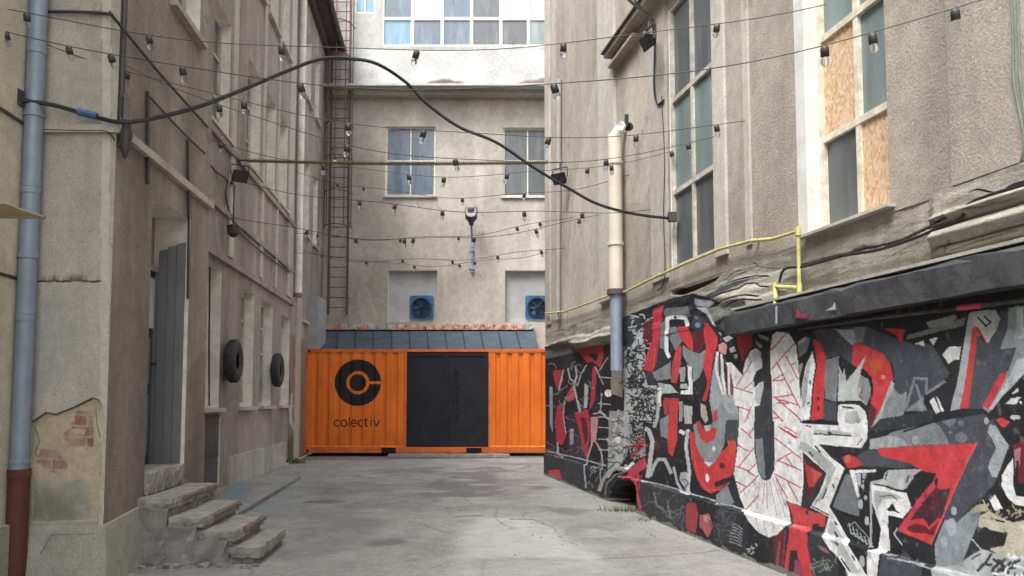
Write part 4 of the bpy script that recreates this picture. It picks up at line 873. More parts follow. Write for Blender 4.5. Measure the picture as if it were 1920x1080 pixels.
def ul(segs, wd=13):
    for a, b, c, d in segs: S.stroke([(a, b), (c, d)], wd, UR)
ul([(462, 310, 630, 118), (470, 500, 700, 235), (530, 440, 610, 610), (475, 615, 600, 605), (475, 605, 590, 545), (610, 360, 740, 600), (670, 455, 720, 430), (610, 610, 690, 770), (480, 785, 680, 765), (510, 800, 730, 860), (690, 770, 760, 900), (510, 790, 770, 1020), (480, 920, 650, 1090), (480, 1000, 540, 985), (520, 840, 640, 850)])
ul([(110, 670, 270, 410), (75, 680, 280, 745), (175, 710, 280, 620), (140, 880, 245, 920), (245, 920, 180, 1080), (260, 870, 240, 940)], 11)
S.tile(1360, 800, 3.857)
S.poly([(102, -30), (92, 130), (70, 300), (62, 340), (90, 440), (110, 520), (145, 600), (200, 690), (270, 765), (345, 800), (400, 780), (440, 740), (475, 700), (445, 540), (545, 570), (565, 400), (560, 200), (556, -40)], U)
S.poly([(205, -40), (215, 200), (238, 330), (262, 375), (295, 392), (325, 378), (352, 310), (358, 200), (350, -40)], D2); S.poly([(218, 90), (272, 80), (292, 370), (262, 370), (238, 300), (225, 200)], (.22, .25, .28))
S.poly([(375, 0), (395, 0), (520, 80), (500, 85)], UR)
ul([(115, 10, 195, 85), (170, 60, 205, 10), (90, 135, 175, 180), (100, 290, 210, 150), (80, 290, 170, 320), (170, 320, 235, 255), (160, 320, 225, 365), (75, 395, 150, 435), (110, 480, 240, 350), (150, 600, 240, 490), (355, 80, 550, 230), (370, 250, 490, 180), (370, 240, 555, 320), (440, 220, 490, 290), (350, 340, 550, 445), (360, 360, 450, 520), (450, 400, 525, 540), (380, 0, 530, 80), (430, 0, 530, 60)], 9)
for x0, y0, x1, y1 in [(245, 400, 230, 620), (295, 400, 300, 650), (320, 400, 370, 640), (345, 380, 435, 660), (365, 390, 445, 600), (280, 400, 270, 560), (250, 660, 270, 760), (300, 680, 330, 790), (350, 660, 380, 740), (420, 690, 440, 720)]: S.stroke([(x0, y0), (x1, y1)], 4.5, (.42, .24, .28))
S.stroke([(130, 600), (300, 660), (465, 700)], 12, (.85, .85, .85)); 
# ---- star, red piece and stripes below the U
S.poly([(370, 800), (450, 740), (470, 760), (440, 1060), (380, 1000)], MR); S.stroke([(420, 830), (400, 1000)], 14, (.26, .09, .14)); S.stroke([(460, 750), (440, 1000)], 10, (.22, .05, .08))
S.poly([(442, 535), (565, 585), (600, 600), (732, 640), (722, 722), (650, 715), (620, 760), (630, 850), (665, 1120), (590, 1120), (545, 890), (500, 895), (478, 1050), (448, 1040), (485, 800), (490, 700)], RD); S.poly([(632, 700), (680, 700), (660, 760), (628, 740)], K); S.stroke([(495, 715), (610, 730)], 9, (.7, .2, .2)); S.poly([(575, 600), (595, 600), (600, 640), (580, 630)], K); S.poly([(530, 960), (580, 980), (600, 1120), (520, 1120)], (.32, .05, .1))
S.stroke([(440, 535), (480, 650), (490, 720)], 9, K); S.stroke([(600, 600), (735, 638), (720, 730)], 9, K)
S.poly([(565, 195), (722, 340), (650, 470), (610, 560), (562, 480)], (.05, .015, .018)); S.poly([(575, 260), (705, 345), (640, 430), (600, 440)], (.40, .04, .05)); S.poly([(620, 300), (700, 345), (640, 410)], (.6, .1, .1))
S.poly([(650, 770), (720, 740), (790, 900), (849, 1000), (849, 1120), (680, 1120), (620, 850)], D2); S.poly([(700, 850), (750, 870), (790, 920), (720, 890)], (.3, .14, .18)); S.scribble(660, 960, 849, 1080, 12, 9, (.2, .22, .18), 50); S.scribble(200, 860, 280, 900, 6, 8, L, 20)
# ---- white zigzags
S.tile(1500, 780, 3.6)
S.poly([(-20, 40), (20, 50), (330, 70), (390, 75), (380, -30), (440, -30), (462, 50), (452, 150), (410, 218), (250, 205), (120, 190), (30, 150), (-20, 140)], Wt); S.poly([(90, 110), (110, 90), (350, 110), (340, 130), (140, 132)], L); S.stroke([(95, 118), (200, 128), (350, 132)], 9, K); S.stroke([(190, 105), (215, 130)], 14, K); S.stroke([(40, 65), (80, 75)], 9, K); S.stroke([(420, 150), (380, 195)], 8, D)
S.poly([(-20, 150), (20, 130), (90, 150), (210, 280), (302, 350), (290, 400), (265, 460), (198, 610), (270, 720), (345, 850), (400, 940), (485, 1080), (485, 1110), (360, 1110), (340, 1030), (280, 940), (230, 900), (165, 790), (195, 680), (65, 610), (90, 570), (130, 520), (185, 390), (20, 240), (-20, 220)], Wt)
S.poly([(0, 170), (40, 180), (120, 240), (210, 310), (245, 350), (215, 420), (150, 560), (95, 600), (110, 560), (170, 470), (190, 390), (60, 260), (0, 220)], (.40, .43, .44)); S.poly([(200, 700), (230, 730), (330, 880), (430, 1060), (380, 1060), (290, 900), (190, 790)], L)
for q in [[(100, 200), (140, 250)], [(60, 240), (90, 270)], [(225, 460), (235, 490)], [(180, 490), (150, 560)], [(230, 780), (255, 820)], [(265, 850), (290, 870)], [(230, 710), (245, 740)], [(380, 940), (400, 975)], [(310, 960), (370, 1050)]]: S.stroke(q, 11, K)
S.stroke([(20, 245), (175, 390), (130, 500), (70, 600), (195, 670)], 9, K); S.stroke([(302, 360), (240, 520), (200, 610), (330, 830)], 8, K)
S.poly([(312, 385), (340, 400), (395, 560), (402, 680), (300, 650), (220, 612)], (.17, .185, .21)); S.poly([(330, 363), (510, 363), (510, 378), (372, 385), (402, 545), (385, 550), (350, 430)], Wt); S.poly([(372, 390), (405, 385), (410, 450), (395, 480)], (.42, .5, .53))
for x, y, r, ry in [(430, 400, 14, 22), (422, 475, 12, 16), (442, 548, 12, 18), (408, 592, 18, 34), (452, 705, 15, 30), (450, 980, 18, 40), (425, 440, 8, 8)]: S.disc(x, y, r, L, ry=ry)
S.poly([(478, 440), (560, 430), (575, 385), (600, 365), (650, 360), (830, 360), (765, 405), (775, 455), (735, 475), (700, 495), (480, 462)], L); S.stroke([(590, 380), (575, 435)], 9, K); S.stroke([(735, 395), (720, 450)], 12, (.12, .05, .06))
S.poly([(480, 465), (560, 475), (620, 495), (795, 540), (760, 610), (692, 692), (640, 680), (598, 665), (592, 740), (610, 900), (570, 930), (550, 1110), (485, 1110), (485, 905), (528, 895), (545, 760), (520, 680), (480, 560)], Wt); S.poly([(500, 500), (640, 520), (700, 560), (560, 560), (520, 640), (500, 580)], L)
S.stroke([(495, 462), (600, 478), (740, 520)], 10, K); S.poly([(625, 585), (645, 630), (692, 668), (640, 645), (580, 635)], K); S.stroke([(530, 545), (620, 535), (660, 570)], 8, D); S.poly([(700, 495), (760, 470), (775, 440), (765, 405), (830, 385), (864, 400), (864, 480), (795, 540)], K)
S.stroke([(478, 450), (480, 650), (478, 880)], 13, L); S.poly([(500, 650), (522, 690), (545, 760), (525, 890), (500, 880)], K)
for k in range(6): S.stroke([(330+k*26, 720+k*22), (345+k*26, 790+k*18), (385+k*22, 800+k*16)], 7, L)
S.stroke([(320, 745), (370, 715), (440, 790), (490, 860)], 8, G2); S.stroke([(660, 755), (635, 795), (690, 870), (762, 972)], 10, L)
S.poly([(585, 935), (730, 955), (860, 990), (860, 1120), (560, 1120)], D); S.stroke([(585, 925), (720, 955), (860, 1000)], 8, G2)
S.poly([(460, 225), (660, 215), (690, 290), (830, 345), (640, 350), (420, 340), (380, 270)], D); S.poly([(285, 280), (330, 260), (380, 280), (430, 335), (320, 350)], (.5, .05, .05)); S.disc(320, 290, 24, (.65, .13, .11))
# ---- upper middle
S.tile(1490, 560, 4.5)
S.poly([(140, 260), (600, 235), (830, 330), (940, 360), (1090, 440), (1090, 660), (990, 690), (960, 770), (900, 815), (850, 770), (830, 560), (740, 470), (520, 380), (490, 560), (390, 480), (270, 500), (200, 350)], D)
S.poly([(20, 370), (90, 320), (130, 330), (100, 450), (40, 490)], (.18, .21, .23)); S.poly([(30, 360), (90, 325), (100, 345), (35, 395)], L)
S.poly([(152, 345), (190, 350), (225, 400), (275, 490), (262, 650), (240, 1010), (140, 1030), (165, 700), (190, 560), (165, 430)], RD); S.poly([(150, 440), (178, 560), (150, 760), (130, 1020), (55, 1030), (60, 760), (100, 560)], Wt); S.poly([(110, 540), (140, 520), (120, 700), (90, 900), (60, 930), (70, 740)], (.42, .46, .48)); S.disc(135, 705, 8, K, ry=22); S.stroke([(128, 870), (105, 890)], 10, K); S.disc(200, 840, 14, MR, ry=20); S.disc(200, 920, 12, MR, ry=24)
S.stroke([(172, 430), (188, 560), (160, 740), (138, 1020)], 7, K); S.poly([(35, 560), (70, 540), (60, 600), (40, 660)], L)
S.poly([(342, 258), (505, 262), (515, 380), (485, 392), (400, 310)], (.38, .40, .44)); S.poly([(505, 240), (605, 240), (580, 372), (515, 378)], (.19, .21, .24))
S.poly([(500, 375), (590, 395), (745, 465), (805, 545), (835, 680), (790, 800), (740, 900), (690, 1000), (640, 1090), (620, 1050), (640, 880), (665, 760), (650, 660), (590, 600), (485, 555)], RD); S.poly([(620, 500), (740, 520), (740, 600), (650, 620)], (.52, .10, .05)); S.disc(745, 660, 18, (.65, .3, .2)); S.poly([(640, 880), (690, 940), (670, 1060), (620, 1080)], MR)
S.poly([(268, 515), (380, 482), (378, 560), (352, 870), (262, 842), (258, 650)], (.20, .225, .24)); S.poly([(245, 850), (355, 880), (360, 1040), (240, 1020)], D)
S.poly([(378, 565), (405, 640), (420, 585), (432, 700), (500, 620), (605, 480), (560, 610), (550, 640), (640, 720), (635, 840), (600, 900), (560, 862), (365, 866)], (.50, .53, .53)); S.poly([(555, 640), (625, 680), (645, 760), (610, 900), (540, 830), (575, 760), (530, 745)], (.27, .29, .30)); S.stroke([(572, 750), (545, 830), (575, 850)], 10, (.2, .05, .08)); S.stroke([(560, 600), (640, 680), (655, 780), (620, 900)], 22, K)
S.stroke([(360, 885), (560, 885), (610, 960), (625, 1080)], 16, K); S.poly([(368, 905), (400, 892), (540, 900), (590, 950), (608, 1010), (612, 1100), (375, 1100), (362, 1000)], Wt); S.poly([(430, 960), (520, 950), (550, 1010), (500, 1060), (420, 1040)], L); S.stroke([(400, 912), (500, 930)], 14, K); S.disc(535, 1030, 22, G2); S.stroke([(40, 1042), (200, 1040), (360, 1055)], 10, K)
S.poly([(818, 690), (850, 775), (900, 815), (960, 770), (1000, 685), (1090, 665), (1090, 935), (940, 935), (860, 1100), (640, 1100), (800, 800)], (.24, .265, .28)); S.poly([(815, 690), (842, 720), (830, 780), (760, 900), (700, 1100), (640, 1100), (740, 900)], (.42, .45, .46))
S.poly([(750, 250), (935, 262), (915, 300), (900, 380), (850, 310)], (.42, .04, .05)); S.poly([(1010, 380), (1080, 355), (1080, 400), (1040, 400)], L)
# ---- upper right
S.tile(1700, 540, 4.154)
S.poly([(0, 400), (0, 480), (80, 440), (200, 440), (330, 660), (290, 725), (150, 830), (0, 950), (0, 700)], D)
for q in [[(0, 930), (60, 700), (155, 705), (155, 820), (300, 725)], [(70, 750), (150, 945)], [(0, 950), (160, 945)]]: S.stroke(q, 20, (.2, .22, .255))
S.poly([(0, 370), (150, 325), (460, 225), (445, 290), (200, 355), (0, 400)], (.19, .21, .22)); S.poly([(150, 270), (250, 240), (380, 205), (395, 235), (300, 290), (170, 312)], (.26, .29, .30))
for q in [[(70, 430), (130, 408), (140, 456)], [(175, 400), (245, 383), (210, 446)], [(278, 520), (330, 462), (425, 458), (408, 562), (372, 560), (325, 592)], [(180, 880), (215, 850), (265, 960), (232, 977)], [(228, 840), (250, 860), (295, 955), (275, 965)], [(768, 905), (815, 860), (892, 848), (845, 912)], [(810, 830), (865, 780), (870, 810)], [(870, 890), (900, 880), (895, 910)], [(895, 700), (960, 690), (960, 760)]]: S.poly(q, (.62, .64, .64))
S.poly([(345, 955), (400, 700), (485, 200), (555, 205), (540, 320), (500, 700), (425, 940)], (.36, .40, .42)); S.poly([(420, 935), (470, 640), (508, 320), (535, 290), (570, 370), (540, 440), (520, 700), (485, 935)], (.50, .055, .065))
S.poly([(495, 190), (560, 180), (690, 175), (728, 240), (690, 340), (628, 432), (545, 305)], (.42, .44, .45)); S.stroke([(555, 225), (620, 305)], 14, K); S.stroke([(600, 215), (650, 270), (610, 300)], 14, K); S.stroke([(550, 300), (622, 435)], 9, RD)
S.poly([(545, 360), (620, 445), (700, 350), (735, 240), (720, 180), (785, 180), (835, 480), (800, 600), (600, 935), (485, 935), (530, 560)], D)
S.poly([(790, 160), (860, 140), (914, 140), (960, 140), (960, 570), (640, 970), (590, 930), (790, 640), (850, 470), (725, 472), (780, 330)], (.24, .275, .29)); S.poly([(860, 560), (960, 520), (960, 620), (760, 830), (660, 950), (640, 940), (760, 760)], (.42, .46, .49)); S.poly([(860, 150), (905, 150), (905, 310), (960, 310), (960, 400), (835, 390)], (.42, .46, .49)); S.poly([(590, 915), (735, 655), (765, 655), (790, 630), (760, 720), (640, 945)], (.48, .05, .06))
S.poly([(905, 160), (960, 150), (960, 300), (908, 300)], D2)
# ---- lower right
S.tile(1700, 780, 3.6)
S.poly([(-40, 96), (180, 40), (340, 5), (470, -28), (530, -22), (600, 40), (700, 200), (595, 460), (430, 620), (330, 725), (250, 690), (470, 185), (280, 195), (-40, 215)], D)
S.poly([(-120, 120), (-40, 96), (180, 40), (230, 70), (275, 150), (285, 190), (0, 205), (-140, 215)], (.20, .22, .24)); S.poly([(-250, 160), (-120, 130), (-20, 160), (0, 200), (-120, 220), (-255, 225)], (.36, .40, .41)); S.disc(60, 163, 26, (.40, .42, .45)); S.disc(370, 145, 42, (.17, .19, .22), ry=36); S.disc(370, 45, 20, (.16, .18, .21)); S.disc(296, 110, 10, Gm); S.poly([(230, 30), (330, 10), (340, 40), (290, 70)], (.17, .19, .22))
S.poly([(-260, 100), (-180, 20), (-40, 0), (180, -50), (180, 35), (-40, 88), (-240, 98)], D2)
S.poly([(560, 55), (600, 65), (690, 195), (680, 250), (640, 335), (605, 412), (570, 410), (548, 350), (565, 290), (605, 215), (575, 150), (548, 110)], (.34, .38, .41)); S.disc(538, 30, 16, L, ry=22)
S.poly([(-200, 230), (-190, 215), (0, 210), (480, 180), (330, 480), (165, 865), (0, 800), (-60, 770), (40, 620), (190, 400), (110, 370), (20, 320), (-50, 300), (-180, 270)], RD)
S.poly([(200, 480), (225, 500), (300, 485), (235, 700), (210, 690), (150, 745), (110, 690), (20, 705), (-30, 750)], (.055, .022, .032)); S.poly([(0, 750), (60, 725), (130, 745), (150, 770), (215, 715), (180, 810), (130, 790), (60, 790), (0, 770)], (.12, .015, .025)); S.poly([(190, 410), (215, 430), (205, 480), (190, 460)], K)
S.stroke([(200, 410), (40, 670), (-50, 780)], 12, (.45, .06, .12)); S.stroke([(470, 190), (330, 480), (230, 720), (160, 865)], 10, (.60, .10, .13)); S.scribble(60, 500, 230, 680, 14, 5, (.2, .02, .04), 40)
S.poly([(60, 400), (120, 375), (200, 390), (180, 440), (80, 560), (30, 620), (0, 520), (-10, 500)], K)
S.poly([(-10, 810), (160, 868), (200, 1010), (60, 980), (-60, 960)], K); S.poly([(-30, 900), (10, 930), (40, 980), (-30, 980)], D)
S.poly([(185, 870), (260, 700), (330, 725), (450, 620), (500, 660), (445, 830), (380, 990), (330, 1110), (210, 1110)], (.27, .31, .34)); S.poly([(440, 640), (500, 640), (500, 700), (440, 720)], (.18, .24, .25))
for x, y, r, ry in [(302, 750, 36, 60), (252, 850, 22, 40), (320, 640, 20, 30)]: S.disc(x, y, r, (.40, .44, .50), ry=ry)
S.poly([(440, 830), (500, 700), (620, 900), (500, 905), (380, 985)], K); S.poly([(430, 640), (480, 600), (560, 590), (560, 640), (500, 650), (440, 660)], (.40, .39, .30))
S.poly([(495, 680), (560, 640), (640, 690), (720, 720), (860, 690), (860, 960), (640, 950), (560, 900), (660, 880), (680, 800), (560, 770), (480, 750)], (.50, .48, .39)); S.poly([(465, 765), (540, 750), (570, 780), (680, 790), (655, 880), (565, 898), (500, 850)], K)
S.poly([(200, 1020), (330, 1010), (510, 900), (620, 935), (860, 950), (860, 1120), (220, 1120)], (.44, .47, .48)); S.stroke([(440, 830), (510, 905), (430, 960)], 9, L); S.stroke([(575, 930), (540, 990), (480, 1050)], 18, K); S.stroke([(500, 930), (440, 970)], 12, K); S.scribble(580, 960, 860, 1080, 14, 20, D2, 60); S.scribble(640, 960, 860, 1080, 8, 18, Wt, 50)
S.stroke([(560, 600), (650, 660), (800, 660)], 44, K); S.stroke([(570, 690), (660, 720)], 14, K); S.scribble(520, 600, 860, 700, 20, 9, (.4, .38, .25), 30)
S.poly([(560, 560), (600, 530), (650, 620), (600, 640)], Wt); S.poly([(640, 400), (715, 280), (720, 470), (740, 540), (860, 560), (860, 620), (740, 600), (680, 550), (640, 470)], Wt); S.poly([(720, 200), (792, 150), (860, 130), (860, 460), (735, 460)], (.14, .02, .035)); S.poly([(720, 230), (770, 210), (760, 330), (735, 380)], (.42, .2, .22)); S.stroke([(745, 300), (740, 460), (860, 470)], 16, K)
S.poly([(600, 25), (640, 10), (700, 40), (660, 75), (630, 65)], RD); S.disc(735, 10, 36, L, ry=18)
S.stroke([(470, -32), (530, -28), (620, 60), (705, 200), (650, 340), (590, 480), (560, 560)], 22, K); S.stroke([(-20, 105), (200, 35), (500, -25)], 14, K); S.stroke([(-100, 955), (60, 985), (200, 1030), (330, 1060), (500, 1100)], 9, (.34, .36, .36))
# beyond the frame: the mural goes on towards the viewer
S.tile(0, 0, 1)
for q, c in [([(1930, 600), (2000, 560), (2060, 900), (1960, 1000)], Gm), ([(2010, 700), (2120, 640), (2120, 1200), (2030, 1100)], D), ([(2040, 560), (2090, 540), (2080, 800)], RD), ([(1940, 1000), (2050, 980), (2100, 1300), (1960, 1250)], L)]: S.poly(q, c)
# ---- relief: broken cornice, cavity, plinth
hb = np.clip((.40-S.b0)/.02, 0, 1)*.035; S.h += hb
mz = S.b0; yy = S.a0
nz = vnoise(yy, mz, .5, 21, 4); nz2 = vnoise(yy*.5, mz*3, .22, 22, 4)
near_ = np.clip((4.75-yy)/.1, 0, 1)                        # intact mouldings nearest the viewer
prof = .05*np.clip((mz-2.20)/.02, 0, 1)+.05*np.exp(-((mz-2.32)/.035)**2)+.04*np.exp(-((mz-2.43)/.02)**2)-.03*np.exp(-((mz-2.375)/.008)**2)-.03*np.exp(-((mz-2.265)/.006)**2)
S.h += prof*near_
mid = np.clip((yy-6.2)/.25, 0, 1)*np.clip((9.2-yy)/.4, 0, 1)   # crumbled layers under the gas pipe
lay = np.zeros_like(mz)
for c_, a_ in ((2.16, .028), (2.25, .026), (2.34, .024), (2.43, .02)): lay += a_*(1/(1+np.exp(-((c_+(nz-.5)*.16)-mz)/.006)))*(mz > 2.02+(nz2-.5)*.12)
pmk = 1-blur((S.rgba[..., 3] > .5).astype(float), 4); S.h += lay*mid*.9*pmk
far_ = np.clip((yy-9.4)/.4, 0, 1)
S.h += pmk*far_*(.06*(1/(1+np.exp((mz-2.36-(nz-.5)*.1)/.008)))*(mz > 2.16+(nz2-.5)*.1)+.05*np.exp(-((mz-2.25-(nz-.5)*.08)/.03)**2))
S.h += (nz2-.5)*.022*(mz > 2.1)+(nz-.5)*.012
gr = (mz > 2.05) & (S.rgba[..., 3] < .5); dk = np.clip((nz2-.55)*5, 0, 1)*.5*gr
S.rgba[..., :3] = np.where((S.rgba[..., 3] < .5)[..., None], np.array((.15, .14, .115)), S.rgba[..., :3]); S.rgba[..., 3] = np.maximum(S.rgba[..., 3], dk)
S.tile(1240, 420, 4.5)
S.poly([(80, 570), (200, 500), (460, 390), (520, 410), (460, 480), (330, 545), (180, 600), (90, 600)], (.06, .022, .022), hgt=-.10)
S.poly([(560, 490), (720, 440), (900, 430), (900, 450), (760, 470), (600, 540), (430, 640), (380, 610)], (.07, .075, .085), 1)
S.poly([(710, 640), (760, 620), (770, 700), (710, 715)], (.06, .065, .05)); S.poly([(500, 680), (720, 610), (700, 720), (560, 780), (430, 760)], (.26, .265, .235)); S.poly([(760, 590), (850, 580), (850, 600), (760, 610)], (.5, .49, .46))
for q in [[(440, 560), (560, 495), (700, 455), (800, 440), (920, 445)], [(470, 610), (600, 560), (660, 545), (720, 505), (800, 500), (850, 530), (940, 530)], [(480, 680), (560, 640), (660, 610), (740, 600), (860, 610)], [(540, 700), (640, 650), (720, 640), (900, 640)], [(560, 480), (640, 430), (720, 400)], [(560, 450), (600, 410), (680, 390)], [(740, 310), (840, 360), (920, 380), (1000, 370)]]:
    S.stroke(q, 9, (.055, .06, .06), .85, hgt=.0); S.stroke([(x, y+9) for x, y in q], 5, (.40, .39, .35), .8)  # dark cracks, each with a pale highlight painted just below it
for k in range(26):
    x, y = random.uniform(60, 1000), random.uniform(430, 640); S.stroke([(x, y), (x+random.uniform(10, 50), y-random.uniform(-8, 22)), (x+random.uniform(50, 90), y-random.uniform(8, 40))], random.uniform(2, 5), (.10, .10, .09), .7)
S.poly([(480, 860), (560, 780), (650, 800), (640, 880), (520, 900)], (.06, .065, .055)); 
S.tile(0, 0, 1)
S.stroke([(1500, 500), (1545, 487), (1580, 478), (1620, 467), (1665, 458), (1700, 447), (1740, 428), (1795, 407)], 5, (.09, .08, .07), .8, hgt=-.02)
S.stroke([(1560, 505), (1650, 490), (1700, 465), (1780, 425)], 2, (.12, .11, .09), .8); S.stroke([(1600, 470), (1620, 462), (1635, 468)], 9, (.10, .085, .075), .7)
for q in [[(1795, 470), (1860, 450), (1925, 432)], [(1785, 480), (1850, 466), (1925, 445)], [(1805, 395), (1860, 390), (1925, 372)], [(1780, 490), (1790, 458), (1800, 450)]]: S.stroke(q, 3.5, (.11, .115, .10), .8)
S.poly([(1600, 512), (1780, 470), (1790, 490), (1640, 530)], (.20, .19, .15), .5, soft=4); S.poly([(1400, 585), (1450, 570), (1460, 590), (1400, 604)], (.22, .22, .17), .6, soft=2)
S.poly([(1148, 945), (1154, 920), (1168, 902), (1183, 898), (1194, 912), (1196, 950), (1190, 972), (1146, 960)], (.008, .008, .009), hgt=-.30, soft=1)
S.poly([(1140, 930), (1160, 940), (1200, 950), (1230, 975), (1140, 972)], (.07, .08, .04), .8, soft=1)
S.tile(1020, 640, 3.6); S.stroke([(385, 1010), (410, 940), (445, 890), (500, 855), (545, 860), (565, 880)], 26, (.36, .37, .35), hgt=.03); S.stroke([(430, 1040), (440, 960), (500, 900), (550, 885)], 12, (.2, .2, .17), hgt=.04)
fb = vnoise(S.a0, S.b0, .16, 33, 4)          # bare patches and grime where the paint meets the ground
S.rgba[..., :3] = np.where(((S.b0 < .02+(fb-.45)*.10))[..., None], np.array((.19, .185, .165)), S.rgba[..., :3])
pt = S.rgba[..., 3:4] > .5
S.rgba[..., :3] *= (1+(vnoise(S.a0, S.b0, .06, 41, 4)-.5)*.42+(vnoise(S.a0, S.b0*.25, .035, 42, 3)-.5)*.22)[..., None]
wn = np.clip((vnoise(S.a0, S.b0, .045, 43, 4)-.69)*9, 0, 1)[..., None]*pt*.5
S.rgba[..., :3] = S.rgba[..., :3]*(1-wn)+np.array((.17, .17, .165))*wn
fd = (np.clip((vnoise(S.a0, S.b0, .5, 44, 3)-.45)*2, 0, 1)*.10)[..., None]*pt
S.rgba[..., :3] = S.rgba[..., :3]*(1-fd)+np.array((.25, .25, .25))*fd
S.tile(0, 0, 1); S.poly([(1150, 940), (1156, 922), (1168, 906), (1182, 902), (1191, 914), (1193, 948), (1188, 972), (1148, 960)], (.004, .004, .005))
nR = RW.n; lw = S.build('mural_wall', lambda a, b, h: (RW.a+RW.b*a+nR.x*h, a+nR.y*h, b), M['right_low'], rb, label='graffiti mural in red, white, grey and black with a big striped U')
# upper wall with its windows
w1a, w1b = ty(RW, 1346), ty(RW, 1263); w1z0 = RW.hit(1272, 500)[1]; w1z1 = RW.hit(1262, 8)[1]
w2a, w2b = ty(RW, 1681), ty(RW, 1526); w2z0 = RW.hit(1518, 444)[1]+.02
w1 = (w1a, w1b, w1z0, w1z1, .07); w2 = (w2a, w2b, max(w2z0, ZS+.03), 5.9, .16)
print('w1', w1, 'w2', w2)
wallmesh(RW, -6, R_END, ZS, 12.5, [w1, w2, (w2a, w2b, 7.2, 10.4, .16), (w1a, w1b, 7.2, 10.4, .07)], M['right'], rb, 'upper_wall', rev=M['reveal_w'])
mb = MB(); mb.quad(RW.p(-6, -.02), RW.p(YC[0], -.02), RW.p(YC[0], ZS), RW.p(-6, ZS)); mb.build('lower_wall', M['right_low'], rb)
z_m = [w1[2], RW.hit(1267, 357)[1], RW.hit(1267, 181)[1], w1[3]]
window(RW, w1, rb, 2, 3, {(0, 0): 'glass', (1, 0): 'glass', (0, 1): 'glass_g', (1, 1): 'glass_g', (0, 2): 'glass', (1, 2): 'glass', 'd': 'glass'}, frame='frame', zs=z_m, tw=.05, fw=.035, label='tall window with three rows of wired glass')
z_n = [w2[2], RW.hit(1600, 215)[1], RW.hit(1600, 4)[1], 5.0, w2[3]]
window(RW, w2, rb, 2, 4, {(1, 0): 'glass', (0, 0): 'board', (1, 1): 'board', (0, 1): 'glass_g', (1, 2): 'glass_g', (0, 2): 'glass_g', 'd': 'glass_g'}, frame='frame2', zs=z_n, tw=.05, fw=.045, sill=.06, label='tall window with two panes boarded over')
for o_ in ((w2a, w2b, 7.2, 10.4, .16), (w1a, w1b, 7.2, 10.4, .07)): window(RW, o_, rb, 2, 4, 'glass_g', sill=.06)
mb = MB(); mb.wbox(RW, w2b, ty(RW, 1508), w2[2], 5.9, 0, .012); mb.build('painted_jamb', M['reveal_w'], rb)
mb = MB(); e1 = RW.p(R_END, 0); mb.quad((e1.x, e1.y, -.02), (e1.x+8, e1.y, -.02), (e1.x+8, e1.y, 12.5), (e1.x, e1.y, 12.5)); a_ = RW.p(-6, 12.5); mb.quad(a_, (e1.x, e1.y, 12.5), (e1.x+8, e1.y, 12.5), (a_.x+8, a_.y, 12.5)); mb.build('rear_wall', M['right'], rb)  # hidden end wall; unseen top plane put in to stop light leaking
for a, b, o_, mt in ((1130, 1160, .04, 'smooth'), (1026, 1034, .03, 'smooth'), (1228, 1258, .025, 'smooth'), (1350, 1372, .03, 'smooth'), (1408, 1418, .02, 'smooth'), (1805, 2600, .02, 'right')):
    mb = MB(); mb.wbox(RW, ty(RW, b), ty(RW, a), ZS+.15 if a < 1800 else ZS+.02, 12.4, 0, o_); mb.build('pilaster_strip', M[mt], rb)
zc1 = RW.hit(1160, 104)[1]; mb = MB(); mb.wbox(RW, 5.9, ty(RW, 1160), zc1, zc1+.06, 0, .17); mb.wbox(RW, ty(RW, 1210), ty(RW, 1160)-.02, zc1-.14, zc1-.10, 0, .12); mb.build('cornice', M['right'], rb)
mb = MB(); mb.wbox(RW, 5.85, ty(RW, 1160)+.03, zc1+.061, zc1+.085, 0, .20); mb.build('cornice_flashing', M['soot'], rb)
# black painted ledge over the mural
LZ0, LZ1 = 1.95, 2.13
def ledge(y0, y1):
    vs = []; n = 90; fs = []
    for i in range(n+1):
        y = y0+(y1-y0)*i/n; j = lambda a: random.uniform(-a, a); q = [(0, LZ0), (.13+j(.006), LZ0+j(.006)), (.14+j(.008), LZ1-.01+j(.008)), (.12+j(.015), LZ1+.012+j(.01)), (-.01, LZ1+.05+j(.008))]
        vs += [RW.p(y, z, o) for o, z in q]
    m = 5; fs = [(i*m+k, i*m+k+1, (i+1)*m+k+1, (i+1)*m+k) for i in range(n) for k in range(m-1)]+[(0, 1, 2, 3, 4), tuple(n*m+k for k in (4, 3, 2, 1, 0))]
    return MB().add(vs, fs)
M['ledge'] = simple('black_painted_ledge', (.022, .023, .027), (.085, .085, .09), .85, 4.5, bs=.6, k=1)
ledge(-6, ty(RW, 1388)).build('ledge', M['ledge'], rb)
def lpt(px, py): return RW.p(*RW.hit(px, py, .147), .147)
pm = MB(); pm.add([lpt(1486, 596), lpt(1492, 578), lpt(1498, 590), lpt(1512, 588), lpt(1508, 598)], [(0, 1, 2, 3, 4)]); pm.build('paint_mark', simple('faded_red_paint', (.30, .04, .07), (.16, .02, .04), .7, 12), rb)
pm = MB(); pm.add([lpt(1543, 583), lpt(1556, 576), lpt(1561, 566), lpt(1563, 581)], [(0, 1, 2, 3)]); pm.build('paint_mark', M['sheet_white'], rb)
mb = MB(); mb.wbox(RW, -6, ty(RW, 1395), LZ1+.035, LZ1+.055, 0, .11); mb.build('ledge_capping', M['plinth'], rb)
pp = [RW.hit(px, py, .04) for px, py in ((1500, 617), (1640, 597), (1785, 580), (1900, 566), (2100, 540))]
mb = MB(); mb.tube([RW.p(t, z, .05) for t, z in pp], .013, 8); pi_ = mb.build('painted_pipe', M['ledge'], label='thin painted pipe running under the black ledge over the mural', cat='pipe')
mb = MB(); mb.tube([RW.p(*RW.hit(1795, 578, .05), .05), RW.p(*RW.hit(1838, 573, .05), .05)], .016, 8); mb.build('red_section', simple('red_paint', RD, R2, .6, 5), pi_)
